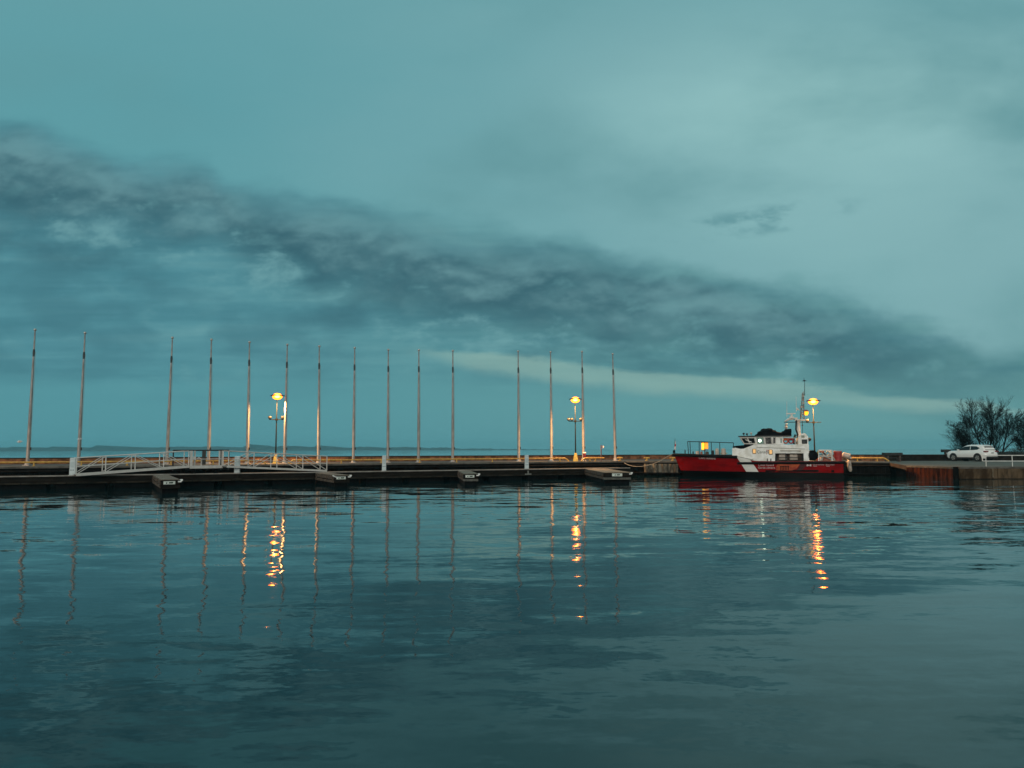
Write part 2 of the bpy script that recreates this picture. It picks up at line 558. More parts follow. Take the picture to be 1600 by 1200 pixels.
m = MB()
deckmats = [M_conc, M_face]
m.poly_prism([at2(p, -2.0) for p in (E0, E1, E2, Vector((33.0, 70.0)), Vector((33.0, 89.3)), W1 + Vector((0, 0.6)), W0 + Vector((0, 0.6)))], (0, 0, ZD + 2.0 - 0.004))
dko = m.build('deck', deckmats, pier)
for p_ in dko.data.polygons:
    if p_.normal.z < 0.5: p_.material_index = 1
# pale coping along the front edge
for a, b in ((E0, E1), (E1, E2)):
    c = MB()
    a1, b1 = shift(a, b, -0.10); a2, b2 = shift(a, b, 0.55)
    c.poly_prism([at2(p, ZD - 0.08) for p in (a1, b1, b2, a2)], (0, 0, 0.15))
    c.build('coping', M_coping, pier, bevel=0.02)
    f = MB()
    L = (b - a).length; t = (b - a).normalized()
    k = int(L / 0.32)
    for i in range(k):                                             # upright timbers of the face
        p = a + t * (i + 0.5) * 0.32
        nn = Vector((-t.y, t.x))
        q = p - nn * (0.04 + 0.02 * ((i * 7) % 3))
        f.box(at2(q, -0.45), (0.29, 0.10, 3.0), math.atan2(t.y, t.x))
    for zz in (0.95, 0.25):
        p1, p2 = shift(a, b, -0.17)
        f.tube([at2(p1, zz), at2(p2, zz)], 0.10, 6)
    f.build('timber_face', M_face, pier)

# pale corrugated steel panel beside the bow
sa_, sb_ = shift(E1, E2, -0.02)
pA, pB = on_line(1007, 725, sa_, sb_), on_line(1062, 725, sa_, sb_)
pA.z = pB.z = 0
d_ = (pB - pA).normalized(); nr = Vector((d_.y, -d_.x, 0))
sp = thing('sheet_pile_panel', 'pale corrugated steel panel on the pier face just left of the red bow', 'panel', (pA.x, pA.y, 0), math.atan2(d_.y, d_.x))
Lp = (pB - pA).length
m = MB()
prof = []
i = 0
while i * 0.19 < Lp:
    prof.append((i * 0.19, -0.30 - (0.26 if i % 4 in (1, 2) else 0.0))); i += 1
for (x0, y0), (x1, y1) in zip(prof, prof[1:]):
    m.quad((x0, y0, 0.30), (x1, y1, 0.30), (x1, y1, 1.07), (x0, y0, 1.07))
m.quad((prof[0][0], -0.1, 0.30), (prof[0][0], prof[0][1], 0.30), (prof[0][0], prof[0][1], 1.07), (prof[0][0], -0.1, 1.07))
m.build('corrugated_sheet', M_sheet, sp)
m = MB(); m.box((Lp / 2, -0.34, 0.23), (Lp, 0.34, 0.14)); m.build('waling', M_weed, sp, bevel=0.02)

# ------------------------------------------------------------------ breakwater wall behind the pier
bw = thing('breakwater_wall', 'long low rust-brown breakwater wall with a dark cap behind the flagpoles', 'wall', (0, 80, 0))
off = Vector((0, -80, 0))


def wall_z(p):
    return 1.80 if p.x < 14 else 1.66


m = MB(); cp = MB()
body_mb = m
WM = W1.lerp(W2, 0.62)
m2 = MB()
for a, b, za, zb, mm_ in ((W0, W1, 1.80, 1.78, m), (W1, WM, 1.78, 1.70, m), (WM, W2, 1.70, 1.66, m2)):
    m = mm_
    a2, b2 = shift(a, b, 0.9)
    pts = [(a.x, a.y, 0), (b.x, b.y, 0), (b2.x, b2.y, 0), (a2.x, a2.y, 0)]
    zt = (za, zb, zb, za)
    bot = [Vector((p[0], p[1], -2)) + off for p in pts]
    top = [Vector((p[0], p[1], z - 0.08)) + off for p, z in zip(pts, zt)]
    m.loft([bot, top])
    a3, b3 = shift(a, b, -0.06); a4, b4 = shift(a, b, 0.96)
    pts = [(a3.x, a3.y), (b3.x, b3.y), (b4.x, b4.y), (a4.x, a4.y)]
    cp.loft([[Vector((p[0], p[1], z - 0.08)) + off for p, z in zip(pts, zt)], [Vector((p[0], p[1], z)) + off for p, z in zip(pts, zt)]])
mm_.build('wall_body', mat('black_wall_section', (0.020, 0.017, 0.014), 0.9, var=0.6, scale=1.2, spec=0.15), bw)  # right-hand wall section in a separate, darker colour
body_mb.build('wall_body', M_wall, bw)
cp.build('cap', M_walltop, bw)

# ------------------------------------------------------------------ right-hand quay: apron, rusty pile side, stained front
A0 = at_z(1416, 727.2, 0.95); A1 = at_z(1489, 729.4, 0.95); A2 = at_z(1497, 729.4, 0.95)
A3 = A2 + Vector((60, 1.2, 0))
m = MB()
m.poly_prism([(p.x, p.y, -2) for p in (A0, A1, A2, A3, Vector((100, 112, 0)), Vector((33.05, 112, 0)), Vector((33.05, 66.5, 0)))], (0, 0, 2.95))
apron = tag(m.build('apron', [M_asph, M_face]), kind='structure')
for p_ in apron.data.polygons:
    if p_.normal.z < 0.5: p_.material_index = 1

rq = thing('rusty_quay_wall', 'rust-red corrugated steel quay side between the dark gap and the stained concrete quay', 'quay wall', (A0.x, A0.y, 0), math.atan2(A1.y - A0.y, A1.x - A0.x))
Lr = (Vector((A1.x, A1.y)) - Vector((A0.x, A0.y))).length
m = MB(); prof = []
k = int(Lr / 0.085)
for i in range(k + 1):
    prof.append((i * Lr / k, -0.05 - (0.10 if i % 6 in (2, 3, 4) else 0.0)))
for (x0, y0), (x1, y1) in zip(prof, prof[1:]):
    m.quad((x0, y0, -0.8), (x1, y1, -0.8), (x1, y1, 0.80), (x0, y0, 0.80))
m.quad((0, 0.3, -0.8), (0, -0.05, -0.8), (0, -0.05, 0.80), (0, 0.3, 0.80))
m.build('steel_piles', M_rust, rq)
m = MB(); m.box((Lr / 2, -0.03, 0.875), (Lr, 0.24, 0.148)); m.build('cap_beam', M_coping, rq, bevel=0.01)

cq = thing('concrete_quay_wall', 'stained brown concrete quay front at the right end under the white railing', 'quay wall', (A2.x, A2.y, 0), math.atan2(A3.y - A2.y, A3.x - A2.x))
m = MB(); x = 0.0
random.seed(3)
while x < 50:
    wdt = 3.0
    m.box((x + wdt / 2, -0.10, 0.42), (wdt - 0.05, 0.20, 0.80))
    x += wdt
m.build('wall_face', M_quay, cq, bevel=0.02)
m = MB()
for i in range(12):
    m.box((2.6 + i * 4.1 + (i % 3) * 0.5, -0.225, 0.46), (0.10, 0.05, 0.68))
m.build('timber_fender', mat('pale_fender_timber', (0.17, 0.13, 0.08), 0.8, var=0.5, scale=3), cq)
m = MB(); m.box((25, -0.09, -0.10), (50, 0.24, 0.26)); m.build('waterline_beam', M_weed, cq)
m = MB(); m.box((25, 0.0, 0.88), (50, 0.44, 0.155)); m.build('cap_beam', M_coping, cq, bevel=0.02)

# sloping slab from the pier down to the apron
q0, q1 = at_z(1384, 722.2, 1.22), at_z(1416, 727.4, 0.97)
m = MB()
m.loft([[(q0.x, q0.y, 0.99), (q0.x, q0.y + 4, 0.99), (q0.x, q0.y + 4, 1.245), (q0.x, q0.y, 1.245)],
        [(q1.x, q1.y, 0.60), (q1.x, q1.y + 4, 0.60), (q1.x, q1.y + 4, 0.962), (q1.x, q1.y, 0.962)]])
tag(m.build('ramp', mat('ramp_concrete', (0.042, 0.028, 0.02), 0.85, var=0.4, scale=2)), kind='structure')

# ------------------------------------------------------------------ floating dock
ZF = 0.80
F0 = at_z(-120, 768.2, 0); F1 = at_z(984, 746.0, 0)
F0 = Vector((F0.x, F0.y, 0)); F1 = Vector((F1.x, F1.y, 0))
fd_t = (F1 - F0).normalized(); fd_n = Vector((-fd_t.y, fd_t.x, 0)); fd_a = math.atan2(fd_t.y, fd_t.x)
Lf = (F1 - F0).length
dock = thing('floating_dock', 'long dark floating dock with a thin pale deck edge carrying the white pedestals', 'dock', F0, fd_a)
m = MB()
k = int(Lf / 2.4)
for i in range(k):
    m.box(((i + 0.5) * Lf / k, 1.1, ZF - 0.02), (Lf / k - 0.012, 2.2, 0.036))
m.build('deck', M_dockwood, dock)
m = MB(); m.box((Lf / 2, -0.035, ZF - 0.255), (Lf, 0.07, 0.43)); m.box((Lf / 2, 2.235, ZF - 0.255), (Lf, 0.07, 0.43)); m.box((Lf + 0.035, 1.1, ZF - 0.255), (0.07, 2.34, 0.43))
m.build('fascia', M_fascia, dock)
m = MB()
for i in range(k):
    m.box(((i + 0.5) * Lf / k, -0.10, ZF - 0.44), (Lf / k - 0.05, 0.06, 0.10))
m.build('rub_rail', M_rubrail, dock, bevel=0.01)
m = MB(); m.box((Lf / 2, -0.055, ZF + 0.012), (Lf, 0.11, 0.05)); m.build('edge_trim', mat('pale_edge_trim', (0.34, 0.32, 0.29), 0.7, var=0.4, scale=1.5), dock)
k = int(Lf / 3.2)
for i in range(k):
    m = MB(); m.box(((i + 0.5) * Lf / k, 1.1, 0.06), (Lf / k - 0.5, 2.05, 0.62), bevel=0.05)
    m.build('float', M_float, dock)


def on_dock(px, back=0.0):
    """place on the dock under the photo column px, 'back' metres behind its front edge"""
    p = on_line(px, 740, F0 + fd_n * back, F1 + fd_n * back)
    return Vector((p.x, p.y, ZF))


# finger docks --------------------------------------------------------------
# root centre, end centre (photo columns on the level z=ZF), width
FING = [((251, 741.0), (266.5, 749.2), 0.95, 'short brown finger dock with a sign plate, leftmost of the four finger docks', 0),
        ((503, 736.6), (534, 742.3), 0.95, 'long brown plank finger dock beside the foot of the right gangway', 1),
        ((725, 733.7), (735.5, 740.0), 0.95, 'stubby grey-topped finger dock between the two right-hand pedestals', 2),
        ((931, 732.6), (964, 737.9), 1.9, 'broad tan finger dock at the right end of the floating dock', 3)]
for (rx, ry), (ex, ey), wd, lab, i in FING:
    rp = on_dock(rx, 0.0); ep = at_z(ex, ey, ZF - 0.02)
    rp.z = 0; ep.z = 0
    dv = ep - rp; L = dv.length
    fg = thing('finger_dock', lab, 'finger dock', rp, math.atan2(dv.y, dv.x), 'finger docks of the floating dock')
    top = (M_dockwood, M_dockwood, mat('grey_green_planks', (0.16, 0.15, 0.115), 0.85, var=0.4, scale=3), mat('tan_planks', (0.30, 0.225, 0.155), 0.85, var=0.35, scale=3))[i]
    s0 = 0.12
    m = MB(); kk = max(4, int(L / 0.16))
    for j in range(kk):
        m.box((s0 + (j + 0.5) * (L - s0) / kk, 0, ZF - 0.035), ((L - s0) / kk - 0.012, wd, 0.04))
    m.build('deck_planks', top, fg)
    for s in (-1, 1):
        m = MB()
        m.box(((L + s0) / 2, s * (wd / 2 - 0.02), ZF - 0.18), (L - s0, 0.05, 0.22))
        m.box(((L + s0) / 2, s * (wd / 2 - 0.01), ZF - 0.43), (L - s0, 0.06, 0.16))
        for j in range(4):
            m.box((s0 + 0.4 + j * (L - 0.9) / 3, s * (wd / 2 + 0.03), ZF - 0.26), (0.10, 0.05, 0.34))
        m.build('side_boards', M_fasciab, fg)
    m = MB(); m.box((L + 0.03, 0, ZF - 0.21), (0.06, wd + 0.06, 0.30)); m.build('end_board', M_fascia, fg)
    m = MB(); m.box((L + 0.045, 0, ZF - 0.46), (0.09, wd + 0.06, 0.15))
    m.build('end_bumper', mat('worn_bumper', (0.10, 0.10, 0.085), 0.7, var=0.5, scale=4) if i > 1 else M_fascia, fg, bevel=0.01)
    m = MB(); m.box((L * 0.5 + 0.1, 0, 0.06), (L - 0.35, wd - 0.12, 0.56), bevel=0.04); m.build('float', M_float, fg)
    # number plate facing the water
    off_y = -0.06 if i < 3 else 0.0
    pw, ph = (0.60, 0.17) if i != 3 else (0.72, 0.2)
    pl = MB(); pl.box((0, 0, 0), (0.02, pw, ph), bevel=0.004)
    plo = pl.build('sign_plate', M_plate, fg, loc=(L + 0.075, off_y, ZF - 0.20))
    m = MB(); m.poly_prism([(0.010, -0.115, -0.05), (0.010, -0.115, 0.05), (0.010, -0.15, 0.03), (0.010, -0.19, -0.03), (0.010, -0.15, -0.05)], (0.008, 0, 0)); m.build('sign_mark', M_green, plo)
    m = MB(); m.poly_prism([(0.010, -0.02, -0.04), (0.010, 0.05, -0.035), (0.010, 0.09, -0.045), (0.010, 0.18, -0.035), (0.010, 0.20, 0.03), (0.010, 0.13, 0.05), (0.010, 0.07, 0.035), (0.010, -0.01, 0.05)], (0.008, 0, 0)); m.build('sign_mark', M_green, plo)
    m = MB()                                                      # white corner brackets
    m.poly_prism([(L - 0.16, wd / 2 - 0.02, ZF - 0.08), (L + 0.10, wd / 2 - 0.10, ZF - 0.18), (L + 0.10, wd / 2 + 0.06, ZF - 0.18), (L + 0.10, wd / 2 + 0.16, ZF - 0.08), (L - 0.16, wd / 2 + 0.16, ZF - 0.08)], (0, 0, 0.06))
    m.build('corner_bracket', M_white, fg)
    if i == 1:
        m = MB(); m.poly_prism([(L - 0.14, -wd / 2 + 0.02, ZF - 0.08), (L + 0.10, -wd / 2 + 0.12, ZF - 0.18), (L + 0.10, -wd / 2 - 0.10, ZF - 0.10), (L - 0.14, -wd / 2 - 0.11, ZF - 0.08)], (0, 0, 0.06))
        m.build('corner_bracket', M_white, fg)

# power pedestals -----------------------------------------------------------
PED = [(114, 744.0, 716, 'pale dock pedestal against the low end of the left gangway'),
       (370.5, 741.5, 714.8, 'pale dock pedestal in front of the right gangway railing'),
       (600, 736.0, 711.5, 'pale dock pedestal standing alone between the second and third finger docks'),
       (823, 733.0, 710.8, 'pale dock pedestal on the dock nearest to the red vessel')]
for i, (px, pb, pt, lab) in enumerate(PED):
    p = on_dock(px, 0.25)
    d = (Vector((p.x, p.y)).length)
    H = (pb - pt) * p.y / FPX
    t = thing('dock_pedestal', lab, 'pedestal', p, fd_a * 0.4, 'pedestals on the floating dock')
    wd = 0.36 if i < 2 else 0.31
    m = MB(); m.box((0, 0, 0.03), (wd + 0.08, wd + 0.06, 0.06), bevel=0.01); m.build('base_plate', M_alu, t)
    m = MB(); m.box((0, 0, 0.06 + (H - 0.12) / 2), (wd, wd * 0.85, H - 0.12), taper=0.93, bevel=0.02); m.build('cabinet', M_ped, t)
    m = MB(); m.box((0, 0, H - 0.04), (wd * 1.0, wd * 0.95, 0.08), taper=0.8, bevel=0.015); m.build('cap', M_ped, t)
    for sx_ in (-0.07, 0.06):
        m = MB(); m.box((sx_, -wd * 0.43, H * 0.32), (0.08, 0.012, 0.045)); m.build('socket', M_blue, t)
    m = MB(); m.box((0, -wd * 0.425, H * 0.62), (wd * 0.55, 0.01, H * 0.3)); m.build('door_panel', mat('pedestal_door', (0.46, 0.55, 0.56), 0.45, var=0.1), t)
for px, lab in ((823, 'flat pale bracket low on the dock front under the last pedestal'), (370, 'flat pale bracket low on the dock front under the second pedestal')):
    p = on_dock(px + 1, 0)
    m = MB(); m.box((0, -0.16, -0.37), (0.55, 0.07, 0.09), bevel=0.01); m.box((0.0, -0.15, -0.22), (0.10, 0.04, 0.26))
    o = m.build('dock_bracket', M_rubrail if px == 370 else mat('bracket_grey', (0.2, 0.21, 0.19), 0.6), loc=p)
    o.rotation_euler = (0, 0, fd_a); tag(o, lab, 'bracket', 'brackets on the dock front')
# ------------------------------------------------------------------ lamp posts
M_lens = mat('sodium_lens', (0.9, 0.6, 0.2), 0.4, emis=(1.0, 0.27, 0.014), estr=16)
n = N(M_lens.node_tree); bs = n.nodes['Principled BSDF']          # bowl is hottest where the tube sits, dim at the ends
lx_, ly_, lz_ = n.sep(n.new('ShaderNodeTexCoord').outputs['Object'])
yn = n.m('DIVIDE', n.m('ABSOLUTE', ly_), 0.166)
warm = n.ss(yn, 0.36, 0.72)
hot = n.ss(yn, 0.78, 0.98)
ec = n.mix(warm, (3.2, 0.45, 0.008), (24.0, 3.0, 0.02))
ec = n.mix(hot, ec, (34.0, 11.0, 0.9))
n.put(bs.inputs['Emission Color'], ec)
bs.inputs['Emission Strength'].default_value = 1.0


M_lampyel = mat('yellow_concrete_plinth', (0.42, 0.35, 0.09), 0.8, var=0.3, scale=5)
M_glass = mat('floodlight_glass', (0.035, 0.035, 0.033), 0.25, var=0.1)
M_flood = mat('black_floodlight_housing', (0.006, 0.006, 0.006), 0.8, var=0.3, spec=0.08)  # colour set near-black to offset the close lamp above
M_lpole = mat('dark_lamp_pole', (0.012, 0.013, 0.012), 0.8, var=0.3, spec=0.1)


def lamp_post(bx, by, top, lab, flood, rz=0.0, base=None, lit=True):
    p = at_z(bx, by, ZD) if base is None else Vector(base)
    if base is None:
        d = ray(top[0], top[1]); q = EYE + d * (p.y / d.y); H = q.z - ZD
    else:
        H = top
    rz = math.atan2(-p.x, p.y)
    t = thing('lamp_post', lab, 'lamp post', (p.x, p.y, ZD), rz, 'sodium lamp posts on the pier')
    m = MB(); m.box((0, 0, 0.40), (0.50, 0.50, 0.80), taper=0.42, bevel=0.02); m.build('plinth', M_lampyel, t)
    m = MB(); m.tube([(0, 0, 0.7), (0, 0, H * 0.6), (0, 0, H - 0.22)], [0.070, 0.048, 0.030], 10); m.build('pole', M_lpole, t, smooth=True)
    m = MB(); m.tube([(0, 0, H - 0.26), (0, -0.12, H - 0.02), (0, -0.45, H + 0.06)], 0.04, 8); m.build('lamp_arm', M_lpole, t, smooth=True)
    HY_ = -0.60
    # flat luminaire on top: dark lid, glowing bowl beneath
    m = MB(); m.loft([[( -0.55, -0.10, H + 0.05), (-0.55, 0.10, H + 0.05), (-0.55, 0.06, H + 0.11), (-0.55, -0.06, H + 0.11)],
                      [(-0.25, -0.20, H + 0.05), (-0.25, 0.20, H + 0.05), (-0.25, 0.12, H + 0.19), (-0.25, -0.12, H + 0.19)],
                      [(0.30, -0.18, H + 0.05), (0.30, 0.18, H + 0.05), (0.30, 0.10, H + 0.18), (0.30, -0.10, H + 0.18)],
                      [(0.66, -0.06, H + 0.06), (0.66, 0.06, H + 0.06), (0.66, 0.04, H + 0.10), (0.66, -0.04, H + 0.10)]])
    hd = m.build('lamp_head', M_dark, t, bevel=0.01, loc=(0, HY_, 0))
    m = MB(); m.ball((0.02, 0, H + 0.02), 0.42, (1.0, 0.40, 0.68), 32, 20)
    m.build('lamp_lens', M_lens, hd, smooth=True)
    # cross bar with floodlights lower down
    hz = H * 0.66
    m = MB(); m.tube([(-0.62, 0, hz), (0.62, 0, hz)], 0.035, 6); m.tube([(0, 0, hz - 0.09), (0, 0, hz + 0.09)], 0.11, 8); m.build('cross_bar', M_flood, t)
    for fx in flood:
        m = MB()
        m.loft([[(fx + 0.12 * math.cos(a), 0.10, hz + 0.20 + 0.10 * math.sin(a)) for a in [k * math.pi / 4 for k in range(8)]],
                [(fx + 0.17 * math.cos(a), -0.12, hz + 0.18 + 0.15 * math.sin(a)) for a in [k * math.pi / 4 for k in range(8)]]])
        m.tube([(fx, 0, hz), (fx, 0, hz + 0.1)], 0.025, 6)
        fl = m.build('floodlight', M_flood, t)
        m = MB(); m.ball((fx, -0.115, hz + 0.18), 0.14, (1, 0.3, 0.88), 10, 6); m.build('glass', M_glass, fl)
    ld = bpy.data.lights.new('sodium_light', 'SPOT')
    ld.spot_size = R(174); ld.spot_blend = 0.8
    ld.energy = 6000; ld.color = (1.0, 0.48, 0.16); ld.shadow_soft_size = 0.0
    lo = bpy.data.objects.new('sodium_light', ld); COL.objects.link(lo)
    lo.parent = t; lo.location = (0.02, -0.62, H - 0.34)
    return t


lamp_post(430.5, 724.2, (434, 620.5), 'lit sodium lamp post with two small floodlights behind the right gangway', (-0.55, 0.50))
lamp_post(899.5, 721.4, (894.5, 625.8), 'lit sodium lamp post on a bare yellow plinth beside the gap in the yellow rails', (-0.62, -0.32, 0.52))
lamp_post(1273.5, 721.6, (1267.5, 628.5), 'lit sodium lamp post rising behind the stern of the red vessel', (-0.50,))
lamp_post(0, 0, 5.4, 'lit sodium lamp post farthest left on the pier', (-0.55, 0.50), base=(-43.5, 51.2, ZD))

# ------------------------------------------------------------------ flagpoles
FP = [(43, 55, 514), (122.5, 133, 519), (260.5, 269.5, 526.5), (325.5, 330.5, 529.5), (386, 390, 533.5), (444.5, 449, 537.5), (497.5, 499, 540), (552, 554.3, 542.5),
      (606, 606.8, 545.5), (653.8, 654.5, 546), (707.3, 707.6, 547), (810.5, 809.6, 548), (861.5, 860.2, 549), (911.7, 909.3, 548.5), (961.5, 957.2, 552)]
FLAB = ['bare metal flagpole farthest left, clear of the gangway', 'bare metal flagpole rising behind the pale pedestal at the low end of the left gangway', 'bare metal flagpole behind the upper end of the left gangway railing',
        'bare metal flagpole standing in the middle of the dark-railed platform', 'bare metal flagpole just right of the second pedestal', 'bare metal flagpole right beside the glowing lamp near the gangway',
        'bare metal flagpole at the low end of the right gangway', 'bare metal flagpole above the tip of the second finger dock', 'bare metal flagpole touching the right side of the third pedestal',
        'bare metal flagpole midway between the third pedestal and the third finger dock', 'bare metal flagpole just left of the third finger dock', 'bare metal flagpole just left of the fourth pedestal',
        'bare metal flagpole between the fourth pedestal and the lamp with the yellow plinth', 'bare metal flagpole with a small red box at its foot', 'bare metal flagpole nearest to the red vessel, beside a yellow bollard']
PP0 = at_z(43, 727.5, ZD); PP1 = at_z(962, 720.0, ZD)
M_coll = mat('dull_grey_collar', (0.06, 0.065, 0.065), 0.6, var=0.3)
proto = None
for (bx, tx, ty), lab in zip(FP, FLAB):
    b = on_line(bx, 722, PP0, PP1)
    dr = ray(tx, ty); q = EYE + dr * (b.y / dr.y)
    H = q.z - ZD
    if proto is None:
        t = proto = thing('flagpole', lab, 'flagpole', (b.x, b.y, ZD), 0, 'flagpoles along the pier')
        H0 = H
        m = MB(); m.tube([(0, 0, 0.02), (0, 0, H * 0.35), (0, 0, H * 0.80), (0, 0, H - 0.16)], [0.132, 0.118, 0.072, 0.048], 12); m.build('pole', M_pole, t, smooth=True)
        m = MB(); m.box((0, 0, 0.025), (0.52, 0.52, 0.05)); m.tube([(0, 0, 0.05), (0, 0, 0.30)], [0.21, 0.165], 12); m.build('base_flange', M_pole, t)
        m = MB(); m.ball((0, 0, H - 0.06), 0.115, (1, 1, 0.9)); m.build('finial', M_alu, t, smooth=True)
        m = MB(); m.tube([(0, 0, H * 0.795), (0, 0, H * 0.83), (0, 0, H * 0.85)], [0.074, 0.092, 0.066], 10); m.build('pulley_collar', M_coll, t, smooth=True)
        m = MB(); m.box((0.17, 0, 1.3), (0.07, 0.10, 0.22)); m.build('halyard_cleat', M_dark, t)
        m = MB(); m.tube([(0.16, 0.02, 1.3), (0.165, 0.02, H * 0.5), (0.125, 0.02, H * 0.83)], 0.010, 4); m.build('halyard', M_rope, t)
    else:
        t = copy_tree(proto); t['label'] = lab
        t.location = (b.x, b.y, ZD); t.scale = (1, 1, H / H0); t.rotation_euler = (0, 0, random.uniform(0, 6.28))
    ex = q.x - b.x
    t.rotation_euler.y = math.atan2(ex, H) if t is proto else 0.0
    if t is not proto:                                            # the slight lean each pole has
        t.rotation_euler = (0, math.atan2(ex, H), 0)

# ------------------------------------------------------------------ low yellow pipe rails along the pier edge
M_railobj = M_yellow


def edge_pt(px, inset=0.30, z=ZD):
    a, b = shift(E0, E1, inset); c, d = shift(E1, E2, inset)
    p = on_line(px, 720, a, b)
    q = on_line(px, 720, c, d)
    r = p if p.y < q.y else q
    return Vector((r.x, r.y, z))


def pipe_rail(x0, x1, lab, bend0=True, bend1=True, gap=2.75, h=0.27):
    a, b = edge_pt(x0), edge_pt(x1)
    t = thing('pipe_rail', lab, 'rail', a, math.atan2(b.y - a.y, b.x - a.x), 'low yellow pipe rails along the pier edge')
    L = (Vector((b.x, b.y)) - Vector((a.x, a.y))).length
    z0 = 0.08
    pts = []
    if bend0: pts += [(0, 0, z0), (0.30, 0, z0 + h * 0.85), (0.42, 0, z0 + h)]
    else: pts += [(0, 0, z0 + h)]
    if bend1: pts += [(L - 0.42, 0, z0 + h), (L - 0.30, 0, z0 + h * 0.85), (L, 0, z0)]
    else: pts += [(L, 0, z0 + h)]
    m = MB(); m.tube(pts, 0.058, 8); m.build('pipe', M_railobj, t, smooth=True)
    k = max(2, int(L / gap)); first = True
    for i in range(k):
        m = MB(); m.tube([(0, 0, z0 - 0.01), (0, 0, z0 + h - 0.03)], 0.05, 8)
        m.box((0, 0, z0 + 0.01), (0.2, 0.16, 0.03))
        m.build('post', M_railobj, t, loc=(0.9 + (L - 1.8) * i / (k - 1), 0, 0))
    return t


pipe_rail(-130, 416, 'long low yellow pipe rail on the pier edge left of the first lamp', bend0=False)
pipe_rail(450, 889, 'long low yellow pipe rail on the pier edge between the two lamps')
pipe_rail(908, 944, 'short low yellow pipe rail right of the lamp with the yellow plinth', bend1=False)
pipe_rail(1322, 1389, 'low yellow pipe rail on the pier edge just right of the vessel stern', bend0=False)

# yellow T bollards ---------------------------------------------------------
proto = None
for px, lab in ((968.5, 'yellow T-shaped mooring bollard at the foot of the last flagpole'), (1010.5, 'yellow T-shaped mooring bollard midway between the last flagpole and the bow'), (1051, 'yellow T-shaped mooring bollard right beside the red bow')):
    p = edge_pt(px, 0.3, ZD + 0.08)
    if proto is None:
        t = proto = thing('mooring_bollard', lab, 'bollard', p, 0.3, 'yellow mooring bollards on the pier edge')
        m = MB(); m.tube([(0, 0, 0), (0, 0, 0.24)], [0.085, 0.07], 10); m.box((0, 0, 0.015), (0.30, 0.24, 0.03)); m.build('post', M_yellow, t)
        m = MB(); m.tube([(-0.29, 0, 0.25), (-0.2, 0, 0.27), (0.2, 0, 0.27), (0.29, 0, 0.25)], [0.05, 0.07, 0.07, 0.05], 8); m.build('cross_bar', M_yellow, t, smooth=True)
    else:
        t = copy_tree(proto); t['label'] = lab; t.location = p

# thin dark post with a small pale flag --------------------------------------
p = edge_pt(939.5, 1.6)
t = thing('marker_post', 'thin dark post with a small pale pennant behind the short yellow rail', 'post', p)
m = MB(); m.tube([(0, 0, 0), (0, 0, 1.52)], 0.05, 8); m.build('post', mat('purple_grey_post', (0.10, 0.06, 0.07), 0.7), t)
m = MB(); m.loft([[(0.05, -0.01, 1.20), (0.05, 0.01, 1.20), (0.05, 0.01, 1.50), (0.05, -0.01, 1.50)], [(0.17, 0.03, 1.24), (0.17, 0.05, 1.24), (0.17, 0.05, 1.49), (0.17, 0.03, 1.49)], [(0.27, -0.01, 1.29), (0.27, 0.01, 1.29), (0.27, 0.01, 1.45), (0.27, -0.01, 1.45)]])
m.build('pennant', mat('pale_pennant', (0.62, 0.56, 0.58), 0.8, var=0.2), t)
p = edge_pt(913.2, 0.9)
t = thing('lifebuoy_box', 'small red box on a stand at the foot of a flagpole', 'box', p)
m = MB(); m.tube([(0, 0, 0), (0, 0, 0.42)], 0.04, 8); m.build('stand', M_dark, t)
m = MB(); m.box((0, 0, 0.60), (0.27, 0.2, 0.40), bevel=0.03); m.build('housing', M_red, t)
m = MB(); m.loft([[(-0.15, -0.13, 0.80), (0.15, -0.13, 0.80), (0.15, 0.12, 0.80), (-0.15, 0.12, 0.80)], [(-0.10, -0.06, 0.90), (0.10, -0.06, 0.90), (0.10, 0.08, 0.90), (-0.10, 0.08, 0.90)]]); m.build('lid', M_white, t)

# ------------------------------------------------------------------ gangways
M_gang = mat('pale_gangway_aluminium', (0.58, 0.565, 0.53), 0.45, metal=0.15, var=0.15, scale=4)
g0 = at_z(119, 742.8, 0.86); g0b = on_line(297, 729, g0, at_z(500, 735.4, 0.86))
g2 = at_z(500, 735.4, 0.86); g1 = on_line(346, 729, g0, g2)
ZP = 1.28


